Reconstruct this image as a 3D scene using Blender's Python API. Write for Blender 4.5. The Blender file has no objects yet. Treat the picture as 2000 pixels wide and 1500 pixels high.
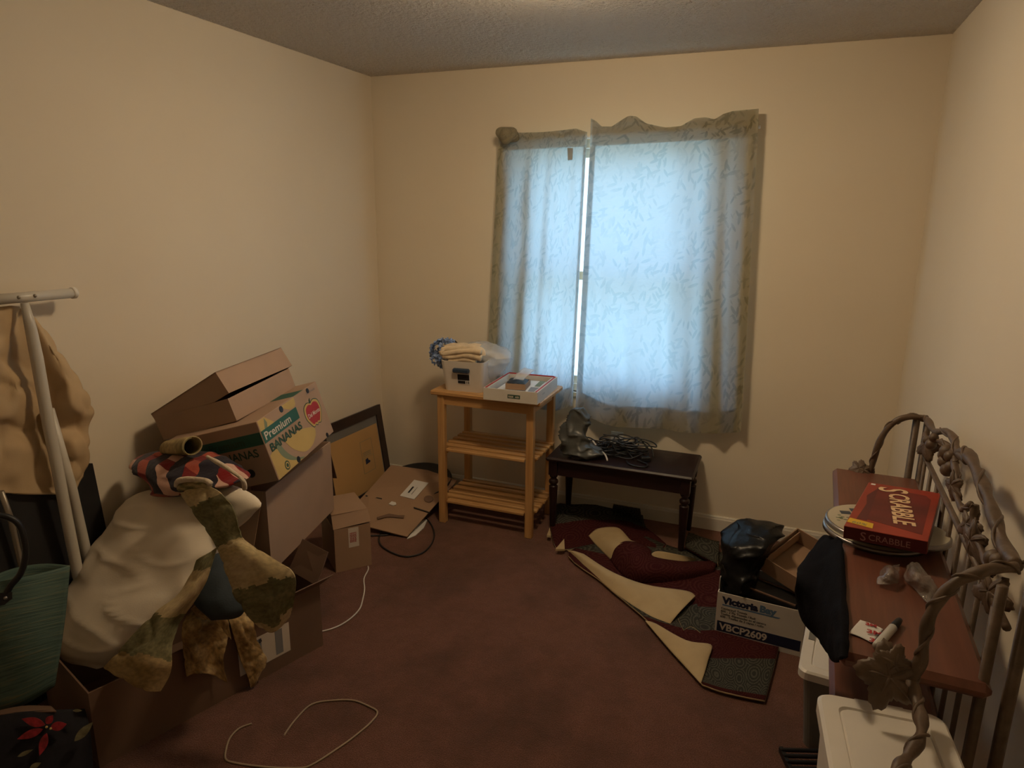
import bpy, math, random
from mathutils import Vector as V, Matrix, noise
random.seed(7)
PI = math.pi
scn = bpy.context.scene
COL = scn.collection

# ------------------------------------------------------------------ camera
H = 2.44; D = 3.644; XL = -2.325; XR = 0.569; YF = -0.75
FPX = 1334.4; YAW = 0.37413; PIT = -0.239773; ROL = 0.0104907; CH = 1.66346
_f = V((-math.sin(YAW)*math.cos(PIT), math.cos(YAW)*math.cos(PIT), math.sin(PIT)))
_r0 = V((math.cos(YAW), math.sin(YAW), 0)); _u0 = _r0.cross(_f)
_r = _r0*math.cos(ROL) + _u0*math.sin(ROL); _u = -_r0*math.sin(ROL) + _u0*math.cos(ROL)
CAM = V((0, 0, CH))
cd = bpy.data.cameras.new('camera'); co = bpy.data.objects.new('camera', cd); COL.objects.link(co)
cd.sensor_fit = 'HORIZONTAL'; cd.sensor_width = 36; cd.lens = FPX/2000*36; cd.clip_start = .02
co.matrix_world = Matrix((( _r.x, _u.x, -_f.x, 0), (_r.y, _u.y, -_f.y, 0), (_r.z, _u.z, -_f.z, CH), (0, 0, 0, 1)))
scn.camera = co

def at(px, py, x=None, y=None, z=None, p=None, n=None):
    """the point of the room seen at a photo position, on a known plane"""
    d = _f + _r*((px-1000)/FPX) - _u*((py-750)/FPX)
    if x is not None: t = x/d.x
    elif y is not None: t = y/d.y
    elif z is not None: t = (z-CH)/d.z
    else: t = (V(p)-CAM).dot(V(n))/d.dot(V(n))
    return CAM + d*t

# ------------------------------------------------------------------ materials
def newmat(name):
    m = bpy.data.materials.new(name); m.use_nodes = True
    nt = m.node_tree; nt.nodes.clear()
    out = nt.nodes.new('ShaderNodeOutputMaterial')
    b = nt.nodes.new('ShaderNodeBsdfPrincipled')
    nt.links.new(b.outputs[0], out.inputs[0])
    return m, nt, b, out
def coords(nt, kind='Object', scale=(1, 1, 1), rot=(0, 0, 0)):
    tc = nt.nodes.new('ShaderNodeTexCoord'); mp = nt.nodes.new('ShaderNodeMapping')
    mp.inputs['Scale'].default_value = scale; mp.inputs['Rotation'].default_value = rot
    nt.links.new(tc.outputs[kind], mp.inputs[0]); return mp.outputs[0]
def noise_n(nt, vec, scale, detail=3, rough=.5):
    n = nt.nodes.new('ShaderNodeTexNoise'); n.inputs['Scale'].default_value = scale
    n.inputs['Detail'].default_value = detail; n.inputs['Roughness'].default_value = rough
    nt.links.new(vec, n.inputs['Vector']); return n.outputs['Fac']
def ramp(nt, fac, stops):
    r = nt.nodes.new('ShaderNodeValToRGB'); e = r.color_ramp.elements
    while len(e) < len(stops): e.new(.5)
    for i, (p, c) in enumerate(stops):
        e[i].position = p; e[i].color = (*c, 1) if len(c) == 3 else c
    nt.links.new(fac, r.inputs[0]); return r.outputs[0]
def bump(nt, b, fac, strength, dist=.01):
    n = nt.nodes.new('ShaderNodeBump'); n.inputs['Strength'].default_value = strength
    n.inputs['Distance'].default_value = dist
    nt.links.new(fac, n.inputs['Height']); nt.links.new(n.outputs[0], b.inputs['Normal'])
def mixc(nt, fac, a, c, mode='MIX'):
    m = nt.nodes.new('ShaderNodeMix'); m.data_type = 'RGBA'; m.blend_type = mode
    for sock, v in ((m.inputs['Factor'], fac), (m.inputs['A'], a), (m.inputs['B'], c)):
        if isinstance(v, (tuple, list)): sock.default_value = (*v, 1)
        elif isinstance(v, (int, float)): sock.default_value = v
        else: nt.links.new(v, sock)
    return m.outputs['Result']
def mathn(nt, op, a, b=None):
    m = nt.nodes.new('ShaderNodeMath'); m.operation = op
    for i, v in enumerate((a, b)):
        if v is None: continue
        if isinstance(v, (int, float)): m.inputs[i].default_value = v
        else: nt.links.new(v, m.inputs[i])
    return m.outputs[0]
def mat(name, col, rough=.6, var=.12, vs=8, bs=0, bst=.2, bd=.004, metal=0, spec=.4, kind='Object', stretch=(1, 1, 1), coat=0):
    m, nt, b, o = newmat(name)
    vec = coords(nt, kind, stretch)
    f = noise_n(nt, vec, vs, 4)
    lo = tuple(c*(1-var) for c in col); hi = tuple(min(1, c*(1+var)) for c in col)
    nt.links.new(ramp(nt, f, [(.3, lo), (.7, hi)]), b.inputs['Base Color'])
    b.inputs['Roughness'].default_value = rough; b.inputs['Metallic'].default_value = metal
    b.inputs['Specular IOR Level'].default_value = spec; b.inputs['Coat Weight'].default_value = coat
    if bs: bump(nt, b, noise_n(nt, vec, bs, 4), bst, bd)
    return m
def wood(name, c1, c2, axis, rough=.45, spec=.4, sc=1.0):
    m, nt, b, o = newmat(name)
    s = [28*sc, 28*sc, 28*sc]; s[axis] = 1.6*sc
    f = noise_n(nt, coords(nt, 'Object', tuple(s)), 1.6, 5, .6)
    nt.links.new(ramp(nt, f, [(.3, c1), (.68, c2)]), b.inputs['Base Color'])
    b.inputs['Roughness'].default_value = rough; b.inputs['Specular IOR Level'].default_value = spec
    bump(nt, b, f, .06, .002)
    return m

M = {}
# wall paint: slightly mottled cream
def wallmat():
    m, nt, b, o = newmat('cream_wall_paint'); vec = coords(nt)
    f = noise_n(nt, vec, 1.3, 3)
    nt.links.new(ramp(nt, f, [(.3, (.79, .70, .56)), (.7, (.82, .74, .605))]), b.inputs['Base Color'])
    b.inputs['Roughness'].default_value = .55; b.inputs['Specular IOR Level'].default_value = .25
    bump(nt, b, noise_n(nt, vec, 160, 2), .05, .002); return m
M['wall'] = wallmat()
def ceilmat():
    m, nt, b, o = newmat('popcorn_ceiling'); vec = coords(nt)
    v = nt.nodes.new('ShaderNodeTexVoronoi'); v.inputs['Scale'].default_value = 55; v.feature = 'SMOOTH_F1'
    nt.links.new(vec, v.inputs['Vector'])
    h = mathn(nt, 'ADD', mathn(nt, 'MULTIPLY', v.outputs['Distance'], -1.0), noise_n(nt, vec, 120, 3))
    b.inputs['Base Color'].default_value = (.86, .80, .72, 1)
    b.inputs['Roughness'].default_value = .9; b.inputs['Specular IOR Level'].default_value = .1
    bump(nt, b, h, 1.0, .024); return m
M['ceiling'] = ceilmat()
def carpetmat():
    m, nt, b, o = newmat('red_brown_carpet'); vec = coords(nt)
    f = noise_n(nt, vec, 260, 2); g = noise_n(nt, vec, 2.2, 5, .65); h = noise_n(nt, vec, 14, 4, .7)
    c = ramp(nt, f, [(.3, (.092, .043, .033)), (.7, (.235, .114, .088))])
    c = mixc(nt, ramp(nt, g, [(.47, (0, 0, 0)), (.66, (.7, .7, .7))]), c, (.06, .037, .03))
    c = mixc(nt, ramp(nt, h, [(.35, (.35, .35, .35)), (.6, (0, 0, 0))]), c, (.085, .042, .031))
    nt.links.new(c, b.inputs['Base Color'])
    b.inputs['Roughness'].default_value = 1; b.inputs['Specular IOR Level'].default_value = .05
    b.inputs['Sheen Weight'].default_value = .35; b.inputs['Sheen Roughness'].default_value = .5
    b.inputs['Sheen Tint'].default_value = (.7, .45, .33, 1)
    bump(nt, b, mathn(nt, 'ADD', f, h), .8, .008); return m
M['carpet'] = carpetmat()
M['trim'] = mat('white_trim_paint', (.72, .68, .6), .4, .04)
M['vinyl'] = mat('white_vinyl', (.8, .82, .84), .35, .02)
def curtainmat():
    m, nt, b, o = newmat('bamboo_print_curtain')
    fac = None
    for i, (rz, sx, sy) in enumerate(((.5, 40, 11), (-.55, 38, 11), (.12, 36, 10), (1.25, 36, 10))):
        v = nt.nodes.new('ShaderNodeTexVoronoi'); v.inputs['Scale'].default_value = 1
        mp = nt.nodes.new('ShaderNodeMapping'); mp.vector_type = 'TEXTURE'
        mp.inputs['Rotation'].default_value = (0, 0, rz); mp.inputs['Scale'].default_value = (1/sx, 1/sy, 1)
        mp.inputs['Location'].default_value = (i*.37, i*.21, 0)
        tc = nt.nodes.new('ShaderNodeTexCoord'); nt.links.new(tc.outputs['UV'], mp.inputs[0])
        nt.links.new(mp.outputs[0], v.inputs['Vector'])
        g = ramp(nt, v.outputs['Distance'], [(.24, (1, 1, 1)), (.31, (0, 0, 0))])
        fac = g if fac is None else mixc(nt, 1.0, fac, g, 'LIGHTEN')
    uv = coords(nt, 'UV')
    cl = ramp(nt, noise_n(nt, uv, 6, 3), [(.38, (.25, .25, .25)), (.55, (1, 1, 1))])
    fac = mathn(nt, 'MULTIPLY', fac, cl)
    c = mixc(nt, fac, (.52, .43, .27), (.28, .215, .10))
    t = mixc(nt, fac, (.58, .67, .70), (.548, .635, .655))
    nt.links.new(c, b.inputs['Base Color']); b.inputs['Roughness'].default_value = .8
    b.inputs['Specular IOR Level'].default_value = .1; b.inputs['Sheen Weight'].default_value = .1
    w = noise_n(nt, coords(nt, 'UV', (18, 60, 1)), 3, 4)
    bump(nt, b, w, .35, .006)
    tr = nt.nodes.new('ShaderNodeBsdfTranslucent'); nt.links.new(t, tr.inputs[0])
    mx = nt.nodes.new('ShaderNodeMixShader'); mx.inputs[0].default_value = .5
    nt.links.new(b.outputs[0], mx.inputs[1]); nt.links.new(tr.outputs[0], mx.inputs[2])
    nt.links.new(mx.outputs[0], o.inputs[0]); return m
M['curtain'] = curtainmat()
CB = (.34, .215, .135)
M['card'] = mat('brown_cardboard', CB, .75, .06, 5, 60, .05)
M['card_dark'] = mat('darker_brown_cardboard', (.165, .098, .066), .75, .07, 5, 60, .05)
M['card_pale'] = mat('pale_brown_cardboard', (.39, .265, .19), .75, .05, 5, 60, .05)
M['card_orange'] = mat('tan_backing_paper', (.50, .30, .12), .8, .06, 4)
M['white_card'] = mat('white_cardboard', (.62, .58, .52), .6, .04)
M['paper'] = mat('white_paper', (.72, .71, .70), .7, .03)
M['print_grey'] = mat('grey_print', (.22, .22, .23), .6, .1)
M['black'] = mat('black_plastic', (.012, .012, .014), .45, .2)
M['black_cord'] = mat('black_cord_rubber', (.015, .014, .014), .4, .2, spec=.5)
M['black_panel'] = mat('black_board', (.02, .02, .023), .5, .2)
M['black_cloth'] = mat('black_cloth', (.006, .006, .009), .95, .3, 20, 120, .3, spec=.1)
M['trash'] = mat('black_bin_liner', (.007, .007, .008), .32, .2, spec=.2, bs=14, bst=.25, bd=.02)
M['white_metal'] = mat('white_painted_metal', (.62, .585, .52), .35, .05, spec=.5)
M['rivet'] = mat('dull_rivet_metal', (.35, .31, .26), .4, .1, metal=.6)
M['beige_cloth'] = mat('beige_cotton', (.56, .415, .255), .9, .06, 10, 260, .1, spec=.1)
M['cream_cloth'] = mat('cream_cotton', (.80, .715, .59), .9, .06, 7, 240, .1, spec=.1)
M['towel'] = mat('cream_towelling', (.74, .60, .42), 1, .08, 40, 200, .5, spec=.05)
M['blue_cloth'] = mat('slate_blue_cloth', (.055, .068, .08), .95, .15, 15, 150, .2, spec=.1)
def patch(name, stops, sc, sc2=60, amp=.3, rough=.9):
    m, nt, b, o = newmat(name); vec = coords(nt, 'UV')
    f = noise_n(nt, vec, sc, 2, .45)
    c = ramp(nt, f, stops)
    c = mixc(nt, amp, c, ramp(nt, noise_n(nt, vec, sc2, 3), [(.35, (.12, .1, .05)), (.65, (.7, .62, .42))]), 'OVERLAY')
    nt.links.new(c, b.inputs['Base Color']); b.inputs['Roughness'].default_value = rough
    b.inputs['Specular IOR Level'].default_value = .15
    bump(nt, b, noise_n(nt, vec, 90, 2), .1, .003); return m
M['floral'] = patch('green_cream_print', [(.36, (.175, .165, .085)), (.45, (.27, .245, .13)), (.49, (.56, .46, .28)), (.62, (.64, .54, .35))], 4.2)
M['floral_dark'] = patch('olive_print', [(.35, (.17, .155, .085)), (.47, (.28, .24, .125)), (.55, (.46, .37, .21))], 4.5)
M['print_green'] = patch('sage_green_print', [(.35, (.15, .145, .085)), (.65, (.25, .235, .145))], 16, 90, .35)
M['print_cream'] = patch('cream_print', [(.38, (.47, .38, .22)), (.6, (.60, .50, .33))], 7, 80, .25)
M['print_tan'] = patch('tan_print', [(.38, (.33, .24, .12)), (.6, (.45, .34, .19))], 7, 80, .3)
M['satin'] = patch('gold_brown_print', [(.38, (.24, .155, .07)), (.5, (.43, .30, .15)), (.62, (.56, .43, .25))], 11, 70, .45, .5)
def plaidmat():
    m, nt, b, o = newmat('buffalo_plaid_fleece'); vec = coords(nt, 'Object', (1, 1, 1), (.5, .9, .5))
    s = nt.nodes.new('ShaderNodeSeparateXYZ'); nt.links.new(vec, s.inputs[0])
    def st(o_, k, off): return mathn(nt, 'GREATER_THAN', mathn(nt, 'FRACT', mathn(nt, 'ADD', mathn(nt, 'MULTIPLY', o_, k), off)), .5)
    a = st(s.outputs[0], 13, .1); c2 = st(s.outputs[1], 13, .0); a2 = st(s.outputs[0], 6.5, .3); 
    base = mixc(nt, a, (.20, .013, .014), (.026, .022, .035))
    base = mixc(nt, mathn(nt, 'MULTIPLY', c2, mathn(nt, 'SUBTRACT', 1, a)), base, (.42, .085, .05))
    base = mixc(nt, mathn(nt, 'MULTIPLY', mathn(nt, 'MULTIPLY', c2, mathn(nt, 'SUBTRACT', 1, a)), a2), base, (.62, .38, .3))
    nt.links.new(base, b.inputs['Base Color']); b.inputs['Roughness'].default_value = 1
    b.inputs['Sheen Weight'].default_value = .2; b.inputs['Specular IOR Level'].default_value = .05
    bump(nt, b, noise_n(nt, vec, 70, 3), .4, .006); return m
M['plaid'] = plaidmat()
M['sherpa'] = mat('cream_sherpa', (.62, .52, .4), 1, .1, 60, 120, .8)
def tealmat():
    m, nt, b, o = newmat('teal_woven_straw'); vec = coords(nt, 'UV', (4, 95, 1))
    f = noise_n(nt, vec, 1.2, 4, .7)
    nt.links.new(ramp(nt, f, [(.3, (.045, .085, .08)), (.52, (.10, .175, .155)), (.68, (.21, .21, .13))]), b.inputs['Base Color'])
    b.inputs['Roughness'].default_value = .8; bump(nt, b, f, .5, .004); return m
M['teal'] = tealmat()
M['black_bag'] = mat('black_bag_fabric', (.012, .012, .018), .9, .25, 30, 150, .2)
M['red_leaf'] = mat('red_embroidery', (.23, .012, .018), .8, .5, 60, 90, .5)
M['olive_leaf'] = mat('olive_embroidery', (.13, .115, .06), .8, .4, 60)
M['pine'] = [wood('pine_wood_%d' % i, (.40, .205, .07), (.60, .35, .14), i, .45) for i in range(3)]
M['dark_wood'] = [wood('dark_mahogany_%d' % i, (.011, .005, .005), (.027, .011, .010), i, .38, .35) for i in range(3)]
M['red_wood'] = [wood('red_brown_board_%d' % i, (.115, .043, .027), (.18, .068, .042), i, .38, .4) for i in range(3)]
M['iron'] = mat('bronze_painted_iron', (.115, .074, .047), .5, .3, 30, 80, .25, .004, spec=.5)
M['frame_wood'] = mat('dark_frame_wood', (.035, .02, .016), .4, .25, 12)
M['clearbin'] = mat('milky_clear_plastic', (.66, .60, .53), .3, .04, spec=.5)
M['blue_plastic'] = mat('navy_plastic', (.02, .04, .075), .35, .1, spec=.5)
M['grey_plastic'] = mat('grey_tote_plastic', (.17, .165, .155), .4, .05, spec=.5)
M['white_plastic'] = mat('white_tote_plastic', (.78, .74, .68), .35, .04, spec=.5)
M['hydrangea'] = mat('blue_petals', (.27, .37, .60), .7, .65, 45)
M['stem'] = mat('brown_dried_leaf', (.07, .045, .03), .8, .3)
M['red_card'] = mat('red_printed_card', (.30, .035, .018), .42, .3, 5, spec=.4)
M['maroon_card'] = mat('maroon_printed_card', (.10, .012, .016), .42, .15, 5, spec=.4)
M['dark_red'] = mat('dark_red_print', (.14, .016, .014), .42, .3, 9)
M['cream_ink'] = mat('cream_ink', (.75, .52, .30), .5, .05)
M['pink_ink'] = mat('rose_ink', (.42, .20, .19), .5, .05)
M['yellow_ink'] = mat('yellow_sticker', (.72, .46, .03), .5, .05)
M['green_ink'] = mat('green_ink', (.025, .11, .085), .6, .1)
M['dark_green_ink'] = mat('dark_green_ink', (.03, .075, .05), .6, .1)
M['banana_yellow'] = mat('pale_yellow_ink', (.52, .37, .13), .65, .08)
M['sage_ink'] = mat('sage_green_ink', (.19, .23, .15), .65, .1)
M['red_ink'] = mat('red_ink', (.40, .03, .035), .6, .1)
M['pale_ink'] = mat('pale_ink', (.62, .55, .47), .6, .05)
M['navy_ink'] = mat('navy_ink', (.012, .018, .055), .6, .1)
M['blue_ink'] = mat('steel_blue_ink', (.10, .19, .32), .6, .1)
M['black_ink'] = mat('black_ink', (.012, .012, .015), .6, .1)
M['cream_enamel'] = mat('cream_enamel', (.46, .42, .32), .3, .04, spec=.5)
M['steel'] = mat('steel_rim', (.30, .28, .28), .3, .1, metal=.8)
M['marker_white'] = mat('pale_grey_plastic', (.52, .50, .46), .4, .05)
M['tan_back'] = mat('tan_rubber_backing', (.48, .365, .205), .9, .06, 14, 180, .15)
M['white_cord'] = mat('white_cord', (.66, .62, .57), .5, .04)
M['string'] = mat('cream_string', (.38, .29, .2), .9, .1)
M['greybag'] = None
def rugmat(lim=.44):
    m, nt, b, o = newmat('maroon_grey_rug' if lim > 0 else 'maroon_rug'); vec = coords(nt, 'UV')
    s = nt.nodes.new('ShaderNodeSeparateXYZ'); nt.links.new(vec, s.inputs[0])
    v = nt.nodes.new('ShaderNodeTexVoronoi'); v.inputs['Scale'].default_value = 10; v.inputs['Randomness'].default_value = .35
    nt.links.new(vec, v.inputs['Vector'])
    ring = mathn(nt, 'SINE', mathn(nt, 'MULTIPLY', v.outputs['Distance'], 46))
    band = mathn(nt, 'FRACT', mathn(nt, 'ADD', mathn(nt, 'MULTIPLY', s.outputs[1], 2.2), 0.0))
    red = mathn(nt, 'GREATER_THAN', band, lim)
    ground = mixc(nt, red, (.042, .042, .036), (.05, .012, .013))
    fig = mixc(nt, red, (.10, .092, .072), (.075, .022, .02))
    c = mixc(nt, mathn(nt, 'MULTIPLY', mathn(nt, 'GREATER_THAN', ring, .15), .8), ground, fig)
    c = mixc(nt, .35, c, ramp(nt, noise_n(nt, vec, 160, 2), [(.3, (.1, .1, .1)), (.7, (.8, .8, .8))]), 'OVERLAY')
    nt.links.new(c, b.inputs['Base Color']); b.inputs['Roughness'].default_value = 1
    b.inputs['Specular IOR Level'].default_value = .05
    bump(nt, b, noise_n(nt, vec, 220, 2), .6, .005); return m
M['rug'] = rugmat(); M['rug_red'] = rugmat(-1)
def clearmat(name, col, tr, rough=.12, white=.0):
    m, nt, b, o = newmat(name)
    b.inputs['Base Color'].default_value = (*col, 1); b.inputs['Roughness'].default_value = rough
    b.inputs['Specular IOR Level'].default_value = .6
    bump(nt, b, noise_n(nt, coords(nt), 60 if white else 30, 3), .8 if white else .3, .015)
    if white: b.inputs['Specular IOR Level'].default_value = 1.0; b.inputs['Coat Weight'].default_value = 1.0
    t = nt.nodes.new('ShaderNodeBsdfTransparent'); mx = nt.nodes.new('ShaderNodeMixShader')
    mx.inputs[0].default_value = tr
    nt.links.new(b.outputs[0], mx.inputs[1]); nt.links.new(t.outputs[0], mx.inputs[2]); nt.links.new(mx.outputs[0], o.inputs[0])
    return m
M['clear'] = clearmat('clear_crumpled_plastic', (.34, .30, .27), .55, .05, 1)
M['film'] = clearmat('white_plastic_film', (.74, .76, .80), .6, .12)
M['greybag'] = clearmat('grey_plastic_film', (.085, .09, .085), .15, .35)
M['glass'] = clearmat('window_glass', (.8, .9, .95), .93, .02)

# ------------------------------------------------------------------ mesh building
MW = {}
def thing(name, label, cat, loc=(0, 0, 0), rot=(0, 0, 0), group=None):
    o = bpy.data.objects.new(name, None); COL.objects.link(o); o.empty_display_size = .05
    o.location = loc; o.rotation_euler = rot
    MW[o.name] = Matrix.Translation(V(loc)) @ __import__('mathutils').Euler(rot).to_matrix().to_4x4()
    return tag(o, label, cat, group)
def tag(o, label, cat, group=None, kind=None):
    o['label'] = label; o['category'] = cat
    if group: o['group'] = group
    if kind: o['kind'] = kind
    return o
def structure(o): o['kind'] = 'structure'; return o

class MB:
    def __init__(s): s.v = []; s.f = []; s.uv = {}; s.mi = []
    def add(s, verts, faces, uv=None, mi=0):
        n = len(s.v); s.v += [V(a) for a in verts]
        if uv: 
            for i, t in enumerate(uv): s.uv[n+i] = t
        s.f += [tuple(i+n for i in f) for f in faces]; s.mi += [mi]*len(faces); return s
    def box(s, c, d, M4=None, bev=0):
        c = V(c); x, y, z = d[0]/2, d[1]/2, d[2]/2
        if bev:
            e = bev; vs = []; fs = []
            # chamfered box through 24 verts
            pts = {}
            for sx in (-1, 1):
                for sy in (-1, 1):
                    for sz in (-1, 1):
                        for k, p in enumerate(((x, y-e, z-e), (x-e, y, z-e), (x-e, y-e, z))):
                            pts[(sx, sy, sz, k)] = len(vs); vs.append(V((sx*p[0], sy*p[1], sz*p[2])))
            def q(l, out):
                n = (vs[l[1]]-vs[l[0]]).cross(vs[l[2]]-vs[l[0]])
                fs.append(tuple(l) if n.dot(out) > 0 else tuple(reversed(l)))
            for k in range(3):
                for sg in (-1, 1):
                    a, b = [i for i in range(3) if i != k]; l = []
                    for (p, r) in ((-1, -1), (1, -1), (1, 1), (-1, 1)):
                        t = [0, 0, 0]; t[k] = sg; t[a] = p; t[b] = r; l.append(pts[(*t, k)])
                    o_ = V((0, 0, 0)); o_[k] = sg; q(l, o_)
            for k in range(3):
                a, b = [i for i in range(3) if i != k]
                for p in (-1, 1):
                    for r in (-1, 1):
                        l = []
                        for w, kk in ((-1, a), (1, a), (1, b), (-1, b)):
                            t = [0, 0, 0]; t[k] = w; t[a] = p; t[b] = r; l.append(pts[(*t, kk)])
                        o_ = V((0, 0, 0)); o_[a] = p; o_[b] = r; q(l, o_)
            for sx in (-1, 1):
                for sy in (-1, 1):
                    for sz in (-1, 1): q([pts[(sx, sy, sz, k)] for k in range(3)], V((sx, sy, sz)))
        else:
            vs = [V((a*x, b*y, e*z)) for a in (-1, 1) for b in (-1, 1) for e in (-1, 1)]
            fs = [(0, 1, 3, 2), (4, 6, 7, 5), (0, 4, 5, 1), (2, 3, 7, 6), (0, 2, 6, 4), (1, 5, 7, 3)]
        vs = [p + c for p in vs]
        if M4: vs = [M4 @ p for p in vs]
        return s.add(vs, fs)
    def plate(s, pts, th, n=None):
        """a polygon given by points, thickened by th along its normal (downwards from the points)"""
        pts = [V(p) for p in pts]; k = len(pts)
        if n is None:
            n = V((0, 0, 0))
            for i in range(k): n += pts[i].cross(pts[(i+1) % k])
        n = V(n).normalized()
        vs = pts + [p - n*th for p in pts]
        fs = [tuple(range(k)), tuple(range(2*k-1, k-1, -1))] + [(i, k+i, k+(i+1) % k, (i+1) % k) for i in range(k)]
        return s.add(vs, fs)
    def tube(s, path, r, n=10, twist=0, ridge=0, lump=0, cap=True):
        path = [V(p) for p in path]; m = len(path); rings = []; up = None
        for i, p in enumerate(path):
            t = (path[min(i+1, m-1)] - path[max(i-1, 0)]).normalized()
            if up is None:
                up = V((0, 0, 1)) if abs(t.z) < .9 else V((0, 1, 0))
            a = (up - t*up.dot(t)).normalized(); b = t.cross(a); up = a
            rr = r[i] if isinstance(r, (list, tuple)) else r
            rings.append([p + (a*math.cos(q)+b*math.sin(q))*rr*(1 + ridge*math.cos(2*(q+twist*i)) + lump*(noise.noise(p*22)))
                          for q in [2*PI*j/n for j in range(n)]])
        return s.rings(rings, cap)
    def rings(s, rings, cap=True, uvs=True, vk=.8):
        n = len(rings[0]); vs = [p for r in rings for p in r]; m = len(rings); fs = []
        for i in range(m-1):
            for j in range(n):
                fs.append((i*n+j, i*n+(j+1) % n, (i+1)*n+(j+1) % n, (i+1)*n+j))
        if cap: fs += [tuple(range(n-1, -1, -1)), tuple(range((m-1)*n, m*n))]
        uv = [(abs(j/n*2-1)*.6, i/m*vk) for i in range(m) for j in range(n)] if uvs else None
        return s.add(vs, fs, uv)
    def lathe(s, prof, o=(0, 0, 0), n=20, axis=2, M4=None):
        rings = []
        for (r, z) in prof:
            ring = []
            for j in range(n):
                a = 2*PI*j/n; p = V((r*math.cos(a), r*math.sin(a), z))
                if axis == 0: p = V((p.z, p.x, p.y))
                if axis == 1: p = V((p.y, p.z, p.x))
                p = p + V(o); ring.append(M4 @ p if M4 else p)
            rings.append(ring)
        return s.rings(rings)
    def ball(s, c, r, n=10, m=7, sq=(1, 1, 1)):
        rings = [[V(c)+V((r*sq[0]*math.sin(t)*math.cos(2*PI*j/n), r*sq[1]*math.sin(t)*math.sin(2*PI*j/n), r*sq[2]*math.cos(t))) for j in range(n)]
                 for t in [PI - PI*(i+.15)/(m-.7) for i in range(m)]]
        return s.rings(rings)
    def build(s, name, mt, parent=None, world=False, smooth=False, mods=None, recenter=True):
        me = bpy.data.meshes.new(name); vs = s.v
        o = bpy.data.objects.new(name, me); COL.objects.link(o)
        if parent is not None:
            if world:
                inv = MW[parent.name].inverted(); vs = [inv @ p for p in vs]
            o.parent = parent; MW[o.name] = MW[parent.name]
        else:
            if recenter and vs:
                lo = V([min(p[i] for p in vs) for i in range(3)]); hi = V([max(p[i] for p in vs) for i in range(3)])
                c = V(((lo.x+hi.x)/2, (lo.y+hi.y)/2, lo.z)); vs = [p-c for p in vs]; o.location = c
                MW[o.name] = Matrix.Translation(c)
            else: MW[o.name] = Matrix()
        me.from_pydata([tuple(p) for p in vs], [], s.f)
        if s.uv:
            l = me.uv_layers.new(name='UVMap')
            for lp in me.loops: l.data[lp.index].uv = s.uv.get(lp.vertex_index, (0, 0))
        for m_ in (mt if isinstance(mt, (list, tuple)) else [mt]): me.materials.append(m_)
        for i, p in enumerate(me.polygons):
            p.material_index = s.mi[i]; p.use_smooth = smooth
        me.update()
        return o

def cr(p0, p1, p2, p3, t):
    return ((p1*2) + (p2-p0)*t + (p0*2-p1*5+p2*4-p3)*t*t + (p1*3-p0-p2*3+p3)*t*t*t)*.5
def spline(pts, k, closed=False):
    pts = [V(p) for p in pts]; n = len(pts); out = []
    rng = n if closed else n-1
    for i in range(rng):
        g = (lambda j: pts[j % n]) if closed else (lambda j: pts[max(0, min(n-1, j))])
        for q in range(k): out.append(cr(g(i-1), g(i), g(i+1), g(i+2), q/k))
    if not closed: out.append(pts[-1])
    return out
def crease(p, s):
    return (1-abs(noise.noise(p*s))*2.2)**3 if abs(noise.noise(p*s)) < .45 else 0
def sheetmesh(rows, ku=5, kv=5, wr=0, ws=12, uvs=1.0, fold=None, rg=0, rs=9):
    R = [spline(r, ku) for r in rows]
    cols = [spline([r[j] for r in R], kv) for j in range(len(R[0]))]
    nu, nv = len(cols), len(cols[0])
    g = [[cols[j][i] for j in range(nu)] for i in range(nv)]
    # lengths for uv
    wu = max(sum((g[i][j+1]-g[i][j]).length for j in range(nu-1)) for i in (0, nv//2, nv-1))
    wv = sum((g[i+1][nu//2]-g[i][nu//2]).length for i in range(nv-1))
    N = [[None]*nu for _ in range(nv)]
    for i in range(nv):
        for j in range(nu):
            a = g[i][min(j+1, nu-1)]-g[i][max(j-1, 0)]; b = g[min(i+1, nv-1)][j]-g[max(i-1, 0)][j]
            c = a.cross(b); N[i][j] = c.normalized() if c.length > 1e-12 else V((0, -1, 0))
    vs, uv = [], []
    for i in range(nv):
        for j in range(nu):
            p = g[i][j]
            if wr:
                e = (noise.noise(p*ws) + .5*noise.noise(p*ws*2.3))
                p = p + N[i][j]*wr*e
            if rg: p = p + N[i][j]*rg*crease(g[i][j], rs)
            if fold: p = p + N[i][j]*fold(j/(nu-1), i/(nv-1))
            vs.append(p); uv.append((j/(nu-1)*wu*uvs, i/(nv-1)*wv*uvs))
    fs = [(i*nu+j, i*nu+j+1, (i+1)*nu+j+1, (i+1)*nu+j) for i in range(nv-1) for j in range(nu-1)]
    return vs, fs, uv
def solid(o, th, off=0, mo=0, sub=0):
    if th:
        m = o.modifiers.new('thickness', 'SOLIDIFY'); m.thickness = th; m.offset = off
        if mo: m.material_offset = mo
    if sub:
        m = o.modifiers.new('smooth', 'SUBSURF'); m.levels = sub; m.render_levels = sub
    return o
def sheet(name, rows, mt, parent=None, th=.003, off=0, mo=0, world=True, mfun=None, **k):
    b = MB(); b.add(*sheetmesh(rows, **k))
    if mfun:
        nu = sum(1 for t in b.uv.values() if t[1] == 0); nf = len(b.f)
        for i in range(nf): b.mi[i] = mfun(i % (nu-1)/(nu-1), i//(nu-1)/(nf/(nu-1)), b.v[b.f[i][0]])
    o = b.build(name, mt, parent, world, True)
    return solid(o, th, off, mo)
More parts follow.
